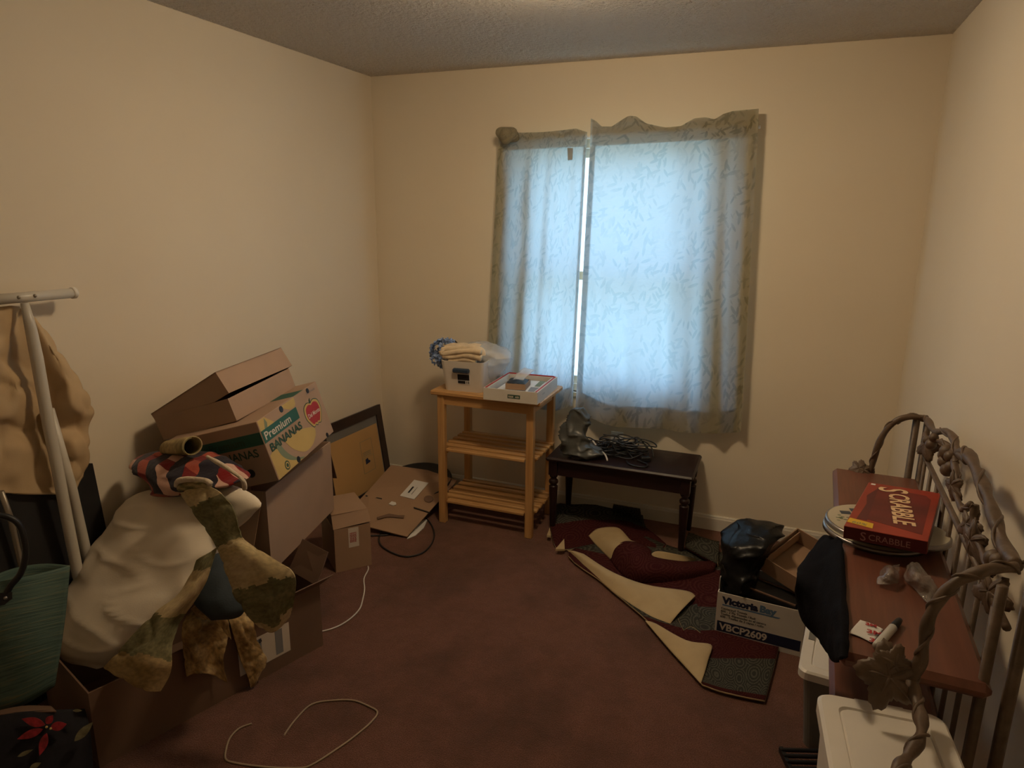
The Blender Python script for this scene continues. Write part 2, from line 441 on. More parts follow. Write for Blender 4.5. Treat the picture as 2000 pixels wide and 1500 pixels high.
def blobmesh(rows, dep=.5, n=30, k=4, wr=0, ws=14, sq=1.0, ang=0, rg=0, rs=9, st=(1, 1, 1)):
    """rows of (left px, right px, py, depth y[, half thickness]) -> a closed soft body"""
    C_, U, T = [], [], []
    for r in rows:
        L = at(r[0], r[2], y=r[3]); Rr = at(r[1], r[2], y=r[3])
        C_.append((L+Rr)/2); U.append((Rr-L)/2); T.append(V((r[4] if len(r) > 4 else (Rr-L).length/2*dep, 0, 0)))
    C_, U, T = spline(C_, k), spline(U, k), spline(T, k)
    rings = []
    for c, u, t in zip(C_, U, T):
        ring = []
        for j in range(n):
            a = 2*PI*j/n; ca, sa = math.cos(a), math.sin(a)
            p = c + u*(abs(ca)**sq*(1 if ca >= 0 else -1)) + V((ang, 1, 0))*t.x*(abs(sa)**sq*(1 if sa >= 0 else -1))
            if wr: p = p + V((noise.noise(p*ws), noise.noise(p*ws+V((7, 3, 1))), noise.noise(p*ws+V((1, 9, 4)))))*wr
            if rg:
                q_ = V((p.x*st[0], p.y*st[1], p.z*st[2])); p = p + (p-c).normalized()*rg*(crease(q_, rs)-.3)
            ring.append(p)
        rings.append(ring)
    return rings
def blob(name, rows, mt, parent=None, **k):
    b = MB(); b.rings(blobmesh(rows, **k)); return b.build(name, mt, parent, True, True)

def text(name, s, parent, o, X, Y, size, mt, bold=0, squash=1.0, shear=0, world=False, align='LEFT', ext=.0005):
    cu = bpy.data.curves.new('t', 'FONT'); cu.body = s; cu.size = size; cu.offset = bold; cu.shear = shear
    cu.align_x = align; cu.resolution_u = 3
    ob = bpy.data.objects.new('t', cu); COL.objects.link(ob)
    me = bpy.data.meshes.new_from_object(ob.evaluated_get(bpy.context.evaluated_depsgraph_get()))
    bpy.data.objects.remove(ob); 
    X, Y = V(X).normalized(), V(Y).normalized(); N = X.cross(Y).normalized(); o = V(o)
    b = MB(); b.add([o + X*p.co.x*squash + Y*p.co.y + N*ext for p in me.vertices], [tuple(p.vertices) for p in me.polygons])
    return b.build(name, mt, parent, world)
def decal(name, pts2, parent, o, X, Y, mt, th=.0004, world=False):
    X, Y = V(X).normalized(), V(Y).normalized(); N = X.cross(Y).normalized(); o = V(o)
    area = sum(pts2[i][0]*pts2[(i+1) % len(pts2)][1]-pts2[(i+1) % len(pts2)][0]*pts2[i][1] for i in range(len(pts2)))
    if area < 0: pts2 = pts2[::-1]
    b = MB(); b.plate([o + X*a + Y*c + N*th for a, c in pts2], th*.9, N); return b.build(name, mt, parent, world)
def rect(x0, y0, x1, y1): return [(x0, y0), (x1, y0), (x1, y1), (x0, y1)]
def disc(cx, cy, r, n=20, ry=None): return [(cx+r*math.cos(2*PI*i/n), cy+(ry or r)*math.sin(2*PI*i/n)) for i in range(n)]
def shell(b, d, t=.004, bottom=True, z0=None):
    """four walls and a floor, open at the top, centred"""
    x, y, z = d
    b.box((-x/2+t/2, 0, 0), (t, y, z)); b.box((x/2-t/2, 0, 0), (t, y, z))
    b.box((0, -y/2+t/2, 0), (x-2*t, t, z)); b.box((0, y/2-t/2, 0), (x-2*t, t, z))
    if bottom: b.box((0, 0, -z/2+t/2), (x-2*t, y-2*t, t))
    return b
def rot(*a): return tuple(math.radians(x) for x in a)
def local_origin(c, r, d):
    """loc of the base of a box from its centre"""
    e = __import__('mathutils').Euler(r).to_matrix()
    return V(c) - e @ V((0, 0, d[2]/2))

# ------------------------------------------------------------------ room
WX0, WX1, WZ0, WZ1 = -1.41, -0.33, .70, 2.06
def wallbox(name, c, d, mt=None):
    return structure(MB().box(c, d).build(name, mt or M['wall']))
wallbox('floor', ((XL+XR)/2, (YF+D)/2, -.05), (XR-XL+.3, D-YF+.3, .1), M['carpet'])
wallbox('ceiling', ((XL+XR)/2, (YF+D)/2, H+.05), (XR-XL+.3, D-YF+.3, .1), M['ceiling'])
wallbox('wall_left', (XL-.06, (YF+D)/2, H/2), (.12, D-YF+.24, H))
wallbox('wall_right', (XR+.06, (YF+D)/2, H/2), (.12, D-YF+.24, H))
wallbox('wall_front', ((XL+XR)/2, YF-.06, H/2), (XR-XL, .12, H))
b = MB(); yc = D+.06
b.box(((XL+WX0)/2, yc, H/2), (WX0-XL, .12, H)); b.box(((XR+WX1)/2, yc, H/2), (XR-WX1, .12, H))
b.box(((WX0+WX1)/2, yc, WZ0/2), (WX1-WX0, .12, WZ0)); b.box(((WX0+WX1)/2, yc, (H+WZ1)/2), (WX1-WX0, .12, H-WZ1))
structure(b.build('wall_back', M['wall']))
def baseb(name, p0, p1, nrm):
    p0, p1, nrm = V(p0), V(p1), V(nrm); prof = [(0, 0), (.014, 0), (.014, .066), (.010, .074), (.010, .078), (.006, .084), (0, .084)]
    vs = [p + nrm*a + V((0, 0, z)) for p in (p0, p1) for a, z in prof]; n = len(prof)
    fs = [(i, (i+1) % n, n+(i+1) % n, n+i) for i in range(n)] + [tuple(range(n-1, -1, -1)), tuple(range(n, 2*n))]
    return structure(MB().add(vs, fs).build(name, M['trim']))
baseb('baseboard_back', (XL+.014, D, 0), (XR-.014, D, 0), (0, -1, 0))
baseb('baseboard_left', (XL, YF, 0), (XL, D, 0), (1, 0, 0))
baseb('baseboard_right', (XR, YF, 0), (XR, D, 0), (-1, 0, 0))
# window
w = bpy.data.objects.new('window_1', None); COL.objects.link(w); w.location = ((WX0+WX1)/2, D, WZ0); MW[w.name] = Matrix.Translation(w.location); structure(w)
ww, wh = WX1-WX0, WZ1-WZ0
b = MB()
for sx in (-1, 1): b.box((sx*(ww/2-.02), .07, wh/2), (.04, .10, wh))
b.box((0, .07, wh-.02), (ww-.08, .10, .04)); b.box((0, .07, .02), (ww-.08, .10, .04))
b.build('window_frame', M['vinyl'], w)
for nm, z0, z1, yy in (('upper_sash', wh*.46, wh-.04, .085), ('lower_sash', .04, wh*.46+.05, .055)):
    b = MB()
    for sx in (-1, 1): b.box((sx*(ww/2-.065), yy, (z0+z1)/2), (.05, .03, z1-z0))
    b.box((0, yy, z1-.0225), (ww-.18, .03, .045)); b.box((0, yy, z0+.0225), (ww-.18, .03, .045))
    sa = b.build(nm, M['vinyl'], w)
    MB().box((0, yy, (z0+z1)/2), (ww-.17, .004, z1-z0-.08)).build('pane', M['glass'], sa)
MB().box((0, .015, -.012), (ww+.0, .06, .024)).build('window_sill', M['trim'], w)
# outlet plate on the back wall
ol = thing('wall_outlet', 'white outlet plate on the back wall behind the cables on the bench', 'outlet', tuple(at(1205, 862, y=D)))
MB().box((0, -.003, 0), (.07, .006, .115), bev=.002).build('cover_plate', M['vinyl'], ol)
for dz in (-.025, .025): MB().lathe([(.0, 0), (.016, 0), (.016, .003), (0, .003)], (0, -.0085, dz), 14, 1).build('socket', M['trim'], ol)

# ------------------------------------------------------------------ light: ceiling lamp just above the frame, daylight through the window
LX, LY = -.77, 2.19
lt = thing('ceiling_light', 'round frosted glass drum ceiling light in the middle of the ceiling', 'ceiling light', (LX, LY, H-.095))
MB().lathe([(0, .095), (.15, .095), (.15, .085), (.10, .080), (0, .080)], n=32).build('canopy', M['white_metal'], lt, smooth=True)
LAMP = 52.0
def lampmat():
    m, nt, b, o = newmat('lit_opal_glass')
    b.inputs['Base Color'].default_value = (.9, .85, .75, 1)
    b.inputs['Emission Color'].default_value = (1, .745, .455, 1); b.inputs['Emission Strength'].default_value = LAMP
    return m
MB().lathe([(.10, .080), (.130, .076), (.136, .045), (.126, .020), (.09, .007), (.001, 0)], n=36).build('glass_drum', lampmat(), lt, smooth=True)
wd = bpy.data.worlds.new('sky'); scn.world = wd; wd.use_nodes = True; nt = wd.node_tree; nt.nodes.clear()
wo = nt.nodes.new('ShaderNodeOutputWorld'); bg = nt.nodes.new('ShaderNodeBackground')
tc = nt.nodes.new('ShaderNodeTexCoord'); sp = nt.nodes.new('ShaderNodeSeparateXYZ'); nt.links.new(tc.outputs['Generated'], sp.inputs[0])
mr = nt.nodes.new('ShaderNodeMapRange'); mr.inputs['From Min'].default_value = -.35; mr.inputs['From Max'].default_value = .5
nt.links.new(sp.outputs[2], mr.inputs['Value'])
nt.links.new(ramp(nt, mr.outputs[0], [(0, (.42, .64, .72)), (.35, (.45, .70, .92)), (.6, (.44, .70, 1)), (1, (.42, .68, 1))]), bg.inputs[0])
bg.inputs[1].default_value = 3.2
nt.links.new(bg.outputs[0], wo.inputs[0])
scn.view_settings.view_transform = 'Standard'; scn.view_settings.look = 'None'
scn.view_settings.exposure = .45; scn.view_settings.gamma = 1
scn.cycles.max_bounces = 6; scn.cycles.diffuse_bounces = 4; scn.cycles.transparent_max_bounces = 12; scn.cycles.sample_clamp_indirect = 6

# ------------------------------------------------------------------ curtains
def lerp(a, b_, t): return a+(b_-a)*t
def prof(pts, x):
    for (x0, y0), (x1, y1) in zip(pts, pts[1:]):
        if x <= x1: return lerp(y0, y1, max(0, (x-x0)/(x1-x0)))
    return pts[-1][1]
YC = D-.075
def curtain_panel(o, topL, topR, botL, botR, topprof, hdr, botprof, nf, amp0, amp1, left=None, seed=0, skew=None):
    nu, rowsn = 90, 60
    def pos(s, t, off=0):
        xt = lerp(topL, topR, s); xb = lerp(botL, botR, s)
        yt = prof(topprof, xt); yh = prof(hdr, xt); yb = prof(botprof, xb)
        if t < .12: py = lerp(yt, yh, t/.12); px = xt + (lerp(xt, xb, .06)-xt)*t/.12
        else:
            q = (t-.12)/.88; py = lerp(yh, yb, q); px = lerp(xt, xb, .06+.94*q)
        if left: px += left(s, t)
        am = lerp(amp0, amp1, .35*t + .65*t**4)
        ph = 2*PI*nf*(s + .05*math.sin(5*s+seed) + .02*math.sin(3*t+seed))
        d = am*(math.sin(ph) + .22*math.sin(2.3*ph+seed)) + .008*noise.noise(V((s*9, t*7, seed)))
        if skew: d += skew(s, t)
        return at(px, py, y=min(YC + d, D-.012) + off)
    def part(name, s0, s1, t0, t1, ku, kt, off=0):
        g = [[pos(lerp(s0, s1, j/ku), lerp(t0, t1, i/kt), off) for j in range(ku+1)] for i in range(kt+1)]
        b = MB(); n = ku+1
        b.add([p for r in g for p in r], [(i*n+j, i*n+j+1, (i+1)*n+j+1, (i+1)*n+j) for i in range(kt) for j in range(ku)],
              [(lerp(s0, s1, j/ku)*.85, lerp(t0, t1, i/kt)*1.5) for i in range(kt+1) for j in range(n)])
        return b.build(name, M['curtain'], o, True, True)
    part('panel', 0, 1, 0, 1, nu, rowsn)
    part('header', .01, .99, .004, .12, nu, 8, .005)
    part('hem', .01, .99, .93, .998, nu, 6, .005)
    part('side_hem', .0, .035, .12, .93, 3, 30, .004); part('side_hem', .968, 1, .12, .93, 3, 30, .004)
c1 = thing('curtain', 'right bamboo print curtain panel with a ruffled top, wider of the two', 'curtain', tuple(at(1290, 840, y=YC)))
curtain_panel(c1, 1154, 1482, 1124, 1447,
    [(1154, 231), (1164, 236), (1175, 247), (1195, 247), (1208, 238), (1228, 226), (1243, 227), (1262, 241), (1300, 249), (1330, 246), (1356, 231), (1378, 229), (1396, 233), (1412, 223), (1430, 217), (1482, 212)],
    [(1154, 288), (1482, 270)], [(1124, 796), (1145, 812), (1180, 828), (1205, 834), (1245, 836), (1300, 838), (1330, 845), (1400, 847), (1447, 844)], 4.6, .003, .024, seed=1.3)
c2 = thing('curtain', 'left bamboo print curtain panel knotted at its upper left corner', 'curtain', tuple(at(1050, 800, y=YC)))
def lft(s, t):
    return -22*max(0, 1-s*2.2)*0
curtain_panel(c2, 974, 1147, 948, 1118, [(974, 268), (1000, 262), (1015, 259), (1060, 258), (1100, 254), (1125, 251), (1147, 258)],
    [(974, 296), (1147, 288)], [(948, 786), (1085, 803), (1118, 793)], 3.2, .004, .016, seed=4.1,
    skew=lambda s, t: .03*math.sin(s*PI*5.2)*max(0, 1-s*1.9)*min(1, t*3))
b = MB(); kc = at(990, 263, y=YC-.035)
for i, (a, e) in enumerate(((.040, .026), (.035, .024), (.030, .024))):
    ring = [kc + V((math.cos(q)*a + .006*i, (-.008+.01*i)+.012*math.sin(q*2+i), math.sin(q)*a*.7-.004*i)) for q in [2*PI*j/24 for j in range(25)]]
    b.tube(ring, [e*.62*(1+.3*math.sin(3*q+i)) for q in [2*PI*j/24 for j in range(25)]], 10, lump=.3, cap=False)
b.ball(kc+V((0, -.012, 0)), .036, 12, 8)
b.build('knot', M['curtain'], c2, True, True)
MB().plate([at(px, py, y=YC-.016) for px, py in ((1108, 289), (1109, 313), (1118, 312), (1119, 289))], .0015).build('fabric_tag', M['curtain'], c2, True)
rd = thing('curtain_rod', 'thin white curtain rod visible in the gap between the curtains', 'curtain rod', (-.83, D-.055, 2.055))
MB().tube([(-.60, 0, 0), (.66, 0, .03)], .007, 10).build('rod', M['vinyl'], rd)
for sx in (-.56, .62): MB().box((sx, .03, .015), (.02, .05, .03)).build('bracket', M['vinyl'], rd)

# ------------------------------------------------------------------ pine shelf
sh = thing('slatted_shelf', 'light wooden side table with two slatted lower shelves under the left curtain', 'shelf', (-1.39, 3.315, 0))
P = M['pine']; sx0, sx1, sy0, sy1, st = -.255, .255, -.155, .175, .76
b = MB().box((0, .01, st-.0125), (.625, .385, .025), bev=.006); b.build('tabletop', P[0], sh)
for sx in (sx0, sx1):
    for sy in (sy0, sy1):
        MB().box((sx, sy, (st-.025)/2), (.04, .034, st-.025), bev=.003).build('leg', P[2], sh)
for sy in (sy0, sy1): MB().box((0, sy, st-.052), (.47, .02, .045)).build('apron', P[0], sh)
for sx in (sx0, sx1): MB().box((sx, .01, st-.052), (.02, .296, .045)).build('apron', P[1], sh)
for z in (.13, .43):
    for sx in (sx0+.008, sx1-.008):
        b = MB(); b.tube([(sx, sy0+.02, z-.022), (sx, sy1-.0, z-.022)], .013, 10); b.build('shelf_rail', P[1], sh, smooth=True)
    for i in range(6):
        y = sy0+.006+i*.062
        MB().box((0, y, z), (.455 if i == 0 else .56, .038, .016), bev=.003).build('slat', P[0], sh)

# storage bin on the shelf
bn = thing('storage_bin', 'milky plastic storage bin with a navy handle on the light wooden side table', 'storage bin', (-1.535, 3.30, .7605), rot(0, 0, 4))
def taper(b, x0, y0, x1, y1, z0, z1, rad, t=.004, n=6):
    def loop(x, y, r, z):
        out = []
        for k, (cx, cy) in enumerate(((x-r, y-r), (-x+r, y-r), (-x+r, -y+r), (x-r, -y+r))):
            for i in range(n): 
                a = PI/2*k + PI/2*i/(n-1); out.append(V((cx+r*math.cos(a), cy+r*math.sin(a), z)))
        return out
    rr = [loop(x0-t, y0-t, rad, z0+t), loop(x0, y0, rad, z0), loop(x1, y1, rad, z1), loop(x1-t, y1-t, rad, z1), loop(x0-t, y0-t, rad, z0+t)]
    n4 = len(rr[0]); vs = [p for r in rr[:4] for p in r] ; fs = []
    order = [(1, 2), (2, 3), (3, 0)]
    for a, c in order:
        for j in range(n4): fs.append((a*n4+j, a*n4+(j+1) % n4, c*n4+(j+1) % n4, c*n4+j))
    fs.append(tuple(range(n4))); fs.append(tuple(range(2*n4-1, n4-1, -1)))
    b.add(vs, fs); return b
taper(MB(), .105, .125, .122, .145, 0, .165, .025).build('body', M['clearbin'], bn, smooth=False)
b = MB().box((.0, -.150, .118), (.092, .026, .024), bev=.006); b.build('handle', M['blue_plastic'], bn)
BO, BX, BY = (.008, -.1345, .072), (1, 0, 0), (0, -.121, 1)
lb = decal('label', rect(-.035, -.030, .035, .026), bn, BO, BX, BY, M['paper'], .0012)
for nm_, r_, m_ in (('label_print', rect(-.033, -.008, .033, .024), M['black_ink']), ('label_print', rect(-.032, -.027, .010, -.011), M['black_ink']), ('label_barcode', rect(.016, -.026, .019, -.012), M['black_ink']), ('label_barcode', rect(.022, -.026, .024, -.012), M['black_ink']), ('label_barcode', rect(.027, -.026, .031, -.012), M['black_ink'])):
    decal(nm_, r_, lb, BO, BX, BY, m_, .0018)
# folded cream towel on the bin
tw = thing('folded_towel', 'cream folded towel bulging over the front of the milky storage bin', 'towel', tuple(V((-1.54, 3.27, .90))))
b = MB()
def roll(pts, r0, y): b.tube(spline([at(p, q, y=y) for p, q in pts], 6), r0, 14, lump=.35)
roll([(862, 684), (866, 691), (885, 688), (905, 686), (928, 686), (940, 688)], .015, 3.165)
roll([(866, 694), (884, 697), (904, 694), (924, 695), (940, 700)], .016, 3.17)
roll([(878, 706), (896, 703), (914, 702), (930, 706)], .014, 3.175)
roll([(864, 684), (884, 681), (905, 680), (925, 681), (940, 686), (942, 694)], .017, 3.20)
roll([(868, 690), (900, 688), (938, 692)], .035, 3.25); roll([(872, 686), (900, 682), (940, 686)], .035, 3.33)
b.build('towel_folds', M['towel'], tw, True, True)
# hydrangea
hy = thing('artificial_hydrangea', 'blue artificial hydrangea flowers sticking out beside the towel bin', 'flowers', tuple(at(866, 725, y=3.3)))
b = MB(); hc = at(870, 691, y=3.36); rnd = random.Random(3)
for i in range(120):
    a, c = rnd.uniform(0, 2*PI), rnd.uniform(-1, 1); s_ = math.sqrt(1-c*c); k_ = rnd.uniform(.86, 1.08)
    n = V((s_*math.cos(a), s_*math.sin(a), c)); p = hc + V((n.x*.080, n.y*.058, n.z*.076))*k_
    u = n.orthogonal().normalized(); v = n.cross(u); w0 = rnd.uniform(0, 2)
    for k in range(4):
        q = w0 + k*PI/2; d1 = u*math.cos(q)+v*math.sin(q); d2 = u*math.cos(q+PI/2)+v*math.sin(q+PI/2); L = rnd.uniform(.016, .023)
        b.add([p, p+d1*L*.55+d2*L*.5+n*.010, p+d1*L+n*.016, p+d1*L*.55-d2*L*.5+n*.010], [(0, 1, 2, 3)])
b.build('petals', M['hydrangea'], hy, True)
b = MB()
for k in range(5):
    p = at(880+k*6, 660+k*5, y=3.38); b.plate([p, p+V((.03, .0, -.012)), p+V((.045, .01, -.03)), p+V((.015, .01, -.028)), p+V((-.012, .0, -.012))], .002)
b.tube([hc, hc+V((.03, .02, -.05)), V((-1.56, 3.36, .80))], .004, 6)
b.build('dried_leaves', M['stem'], hy, True)
# plastic bag over the bin
pb = thing('plastic_bag', 'translucent white plastic bag with printed paper on the storage bin', 'plastic bag', tuple(at(968, 730, y=3.38)))
blob('bag_film', [(920, 950, 668, 3.37, .03), (908, 975, 676, 3.36, .06), (918, 998, 688, 3.35, .08), (925, 998, 702, 3.34, .09), (932, 990, 718, 3.34, .09), (938, 982, 738, 3.36, .06), (944, 976, 752, 3.37, .03)], M['film'], pb, wr=.006, ws=22, n=44, k=7, rg=.014, rs=15)
sheet('printed_paper', [[at(930, 678, y=3.33), at(955, 684, y=3.33), at(985, 694, y=3.32)], [at(940, 690, y=3.30), at(962, 697, y=3.30), at(990, 702, y=3.30)]], M['paper'], pb, th=.001, wr=.004)

# white tray box on the shelf
tb = thing('tray_box', 'shallow white box tray with red lining holding papers on the light wooden side table', 'box', (-1.227, 3.264, .7605), rot(0, 0, 2.5))
shell(MB(), (.287, .371, .062), .006).build('tray', M['white_card'], tb)
for o in (tb.children[-1],): o.location = (0, 0, .031)
b = MB()
for sx in (-1, 1): b.box((sx*.1335, 0, .036), (.008, .352, .056))
b.box((0, .172, .036), (.26, .008, .062)); b.build('red_lining', M['red_ink'], tb)
b = MB()
for sx in (-1, 1): b.box((sx*.125, -.002, .035), (.007, .336, .054))
b.box((0, .162, .035), (.243, .007, .054)); b.box((0, -.172, .030), (.243, .007, .05)); b.build('inner_tray', M['white_card'], tb)
b = MB().box((-.005, -.005, .030), (.20, .29, .014)); b.build('paper_stack', M['paper'], tb)
sheet('loose_sheet', [[V((-.075, -.15, .0395)), V((.0, -.15, .0395)), V((.105, -.145, .0395))], [V((-.06, 0, .0425)), V((.02, 0, .0445)), V((.11, 0, .0425))], [V((-.07, .13, .0405)), V((.0, .13, .0425)), V((.09, .14, .0405))]], M['paper'], tb, th=.0008, world=False)
decal('printed_photo', rect(.055, -.15, .1, -.03), tb, (0, 0, .0435), (1, .12, 0), (-.12, 1, 0), M['print_grey'], .002)
decal('printed_photo', rect(.07, .0, .098, .12), tb, (0, 0, .0435), (1, .05, 0), (-.05, 1, 0), M['sage_ink'], .002)
decal('label', rect(-.033, .019, .033, .039), tb, (.02, -.1855, 0), (1, 0, 0), (0, 0, 1), M['dark_green_ink'], .0006)
text('lettering', 'RISK  AIR', tb, (.02, -.1855, .0235), (1, 0, 0), (0, 0, 1), .014, M['pale_ink'], .0003, align='CENTER', ext=.001)
text('side_lettering', '0.0mm', tb, (.1435, -.10, .028), (0, 1, 0), (0, 0, 1), .016, M['print_grey'])
# small box in the tray
sb = thing('small_box', 'small brown cardboard box with torn black top in the white tray', 'box', (-1.228, 3.215, .807), rot(0, 0, 8))
shell(MB(), (.105, .125, .03), .003).build('carton', M['card'], sb); sb.children[-1].location = (0, 0, .015)
sheet('black_wrap', [[V((-.05, -.058, .028)), V((0, -.058, .031)), V((.05, -.058, .028))], [V((-.05, 0, .034)), V((0, 0, .04)), V((.05, -.01, .03))], [V((-.05, .06, .03)), V((.0, .05, .036)), V((.045, .055, .03))]], M['black'], sb, th=.001, world=False, wr=.004, ws=40)
sheet('clear_film', [[V((-.03, .0, .036)), V((.03, -.01, .038))], [V((-.02, .06, .06)), V((.05, .05, .062))], [V((.01, .10, .082)), V((.075, .09, .075))]], M['film'], sb, th=.0008, world=False, wr=.006, ws=30)

# ------------------------------------------------------------------ bench
bc = thing('piano_bench', 'dark wooden bench with turned legs below the window', 'bench', (-.70, 3.435, 0))
W_ = M['dark_wood']; bt = .43
b = MB().box((0, 0, bt-.011), (.765, .37, .022), bev=.008).build('seat', W_[0], bc)
for sy in (-.148, .148): MB().box((0, sy, bt-.062), (.64, .02, .08)).build('apron', W_[0], bc)
for sx in (-.345, .345): MB().box((sx, 0, bt-.062), (.02, .25, .08)).build('apron', W_[1], bc)
for sx in (-.345, .345):
    for sy in (-.148, .148):
        b = MB().box((sx, sy, bt-.062), (.046, .046, .08), bev=.002)
        b.lathe([(.012, 0), (.014, .01), (.020, .16), (.0235, .255), (.024, .262), (.017, .268), (.017, .274), (.024, .279), (.026, .288), (.024, .296), (.016, .302), (.016, .310), (.022, .318), (.022, .328)], (sx, sy, 0), 18)
        b.build('leg', W_[2], bc, smooth=False)
# grey plastic bag on bench
blobrows = [(1124, 1142, 797, 3.36, .02), (1110, 1150, 815, 3.36, .04), (1095, 1150, 838, 3.35, .05), (1092, 1146, 855, 3.34, .06), (1097, 1158, 870, 3.34, .07), (1106, 1176, 884, 3.33, .07), (1116, 1172, 892, 3.33, .05)]
o = blob('plastic_shopping_bag', blobrows, M['greybag'], wr=.010, ws=17, n=44, k=8, rg=.022, rs=14)
tag(o, 'crumpled dark grey plastic bag standing on the left end of the bench', 'plastic bag')
# cables
rnd = random.Random(11)
cb = thing('cable_tangle', 'tangle of black cables and plugs lying on the bench', 'cables', (-.70, 3.43, bt))
b = MB()
for k in range(17):
    cx, cy = rnd.uniform(-.19, .10), rnd.uniform(-.05, .06); rx, ry = rnd.uniform(.05, .12), rnd.uniform(.03, .07); ph = rnd.uniform(0, 6)
    b.tube(spline([V((cx+rx*math.cos(a+ph), cy+ry*math.sin(a+ph)*rnd.uniform(.7, 1.1), .006+rnd.random()*.03+ .02*(k % 4))) for a in [2*PI*j/9 for j in range(10)]], 5), .0035, 6)
b.tube(spline([(.02, .05, .03), (.07, .07, .075), (.13, .06, .05), (.15, .03, .006)], 8), .0035, 6)
b.tube(spline([(-.02, .08, .05), (.05, .09, .085), (.11, .05, .04), (.13, .0, .006)], 8), .0035, 6)
b.tube(spline([(-.13, .05, .09), (-.05, .06, .08), (.0, .0, .05), (.06, -.05, .01)], 8), .004, 6)
b.tube(spline([(.03, -.08, .006), (.06, -.13, .006), (.13, -.14, .006), (.14, -.09, .006), (.08, -.06, .01)], 8), .0045, 6)
b.build('cable', M['black_cord'], cb, smooth=True)
for (x, y, z, a) in ((.12, -.04, .016, .4), (-.1, .0, .055, 1.2), (-.02, .03, .06, 0)):
    MB().box((0, 0, 0), (.05, .028, .025), Matrix.Translation((x, y, z)) @ Matrix.Rotation(a, 4, 'Z'), bev=.004).build('plug', M['black'], cb)
MB().tube(spline([(-.17, -.02, .07), (-.13, -.06, .05), (-.08, -.10, .03), (-.06, -.13, .01)], 6), .0045, 8).build('white_lead', M['pale_ink'], cb, smooth=True)

# ------------------------------------------------------------------ rugs
RM = [M['tan_back'], M['rug']]
def Z(pts, z): return [at(px, py, z=zz if zz is not None else z) for px, py, zz in [(q[0], q[1], q[2] if len(q) > 2 else None) for q in pts]]
rg = thing('runner_rug', 'long maroon and grey runner rug with its tan backed edge folded over', 'rug', tuple(at(1320, 1230, z=0)))
sheet('rug_pile', [Z([(1262, 1050), (1330, 1075), (1400, 1080), (1450, 1085)], .012), Z([(1112, 1078), (1250, 1105), (1380, 1120), (1480, 1130)], .012),
      Z([(1180, 1142), (1300, 1180), (1400, 1190), (1530, 1190)], .012), Z([(1266, 1216), (1350, 1240), (1420, 1240), (1525, 1240)], .012),
      Z([(1320, 1275), (1390, 1290), (1450, 1290), (1515, 1292)], .012), Z([(1372, 1340), (1405, 1352), (1450, 1363), (1494, 1371)], .012)], RM, rg, th=.007, off=-1, mo=1, wr=.002, ws=10)
sheet('folded_edge', [Z([(1108, 1074, .014), (1118, 1076, .03), (1140, 1083, .035)], 0), Z([(1155, 1118, .014), (1172, 1112, .045), (1195, 1118, .04)], 0), Z([(1205, 1163, .014), (1230, 1148, .055), (1262, 1143, .05)], 0),
      Z([(1260, 1200, .014), (1295, 1172, .05), (1340, 1155, .045)], 0), Z([(1308, 1221, .014), (1328, 1196, .04), (1358, 1165, .035)], 0)], RM[::-1], rg, th=.007, off=0, mo=1, kv=6)
sheet('folded_corner', [Z([(1260, 1213, .014), (1270, 1215, .02), (1282, 1220, .02)], 0), Z([(1305, 1266, .014), (1322, 1250, .04), (1340, 1252, .04)], 0), Z([(1345, 1310, .014), (1362, 1282, .04), (1388, 1260, .035)], 0), Z([(1369, 1337, .014), (1376, 1315, .025), (1384, 1280, .03)], 0)], RM[::-1], rg, th=.007, mo=1)
sheet('lower_layer', [Z([(1320, 1200), (1345, 1185), (1362, 1180)], .02), Z([(1335, 1232), (1350, 1225), (1368, 1237)], .018)], RM, rg, th=.006, mo=1)
r2 = thing('small_rug', 'small maroon rug curled over on itself in front of the bench', 'rug', tuple(at(1260, 1120, z=0)))
sheet('tan_flap', [Z([(1150, 1047, .02), (1168, 1033, .05), (1205, 1031, .07), (1224, 1048, .06)], 0), Z([(1162, 1062, .02), (1178, 1050, .06), (1208, 1045, .08), (1232, 1056, .07)], 0), Z([(1194, 1094, .02), (1202, 1072, .075), (1220, 1060, .10), (1244, 1060, .09)], 0)], RM[::-1], r2, th=.006, mo=1)
sheet('curled_body', [Z([(1192, 1093, .018), (1202, 1070, .075), (1220, 1058, .10), (1246, 1060, .09)], 0), Z([(1210, 1118, .016), (1225, 1085, .09), (1245, 1070, .115), (1270, 1074, .09)], 0), Z([(1244, 1139, .016), (1250, 1115, .08), (1260, 1095, .10), (1277, 1088, .08)], 0),
      Z([(1310, 1137, .016), (1315, 1118, .06), (1322, 1105, .07), (1330, 1097, .06)], 0), Z([(1360, 1128, .016), (1362, 1114, .05), (1366, 1104, .055), (1370, 1097, .045)], 0), Z([(1394, 1118, .016), (1396, 1110, .03), (1399, 1102, .035), (1402, 1096, .03)], 0)], [M['tan_back'], M['rug_red']], r2, th=.006, mo=1)
sheet('tan_edge', [Z([(1265, 1090, .05), (1280, 1077, .075), (1310, 1080, .07), (1358, 1090, .05)], 0), Z([(1272, 1098, .03), (1300, 1100, .03), (1330, 1098, .03), (1362, 1093, .03)], 0)], RM[::-1], r2, th=.005, mo=1)
r3 = thing('bench_rug', 'dark grey rug lying crumpled flat under the bench', 'rug', tuple(at(1180, 1020, z=0)))
sheet('rug_pile', [Z([(1085, 985, .03), (1150, 985, .03), (1215, 990, .025), (1255, 1000, .02)], 0), Z([(1075, 1020, .03), (1150, 1012, .03), (1220, 1015, .022), (1262, 1030, .015)], 0), Z([(1085, 1068, .014), (1150, 1055, .018), (1230, 1050, .02), (1300, 1062, .014)], 0), Z([(1112, 1074, .012), (1160, 1070, .012), (1240, 1080, .014), (1290, 1078, .012)], 0)], RM, r3, th=.006, mo=1, wr=.01, ws=9)
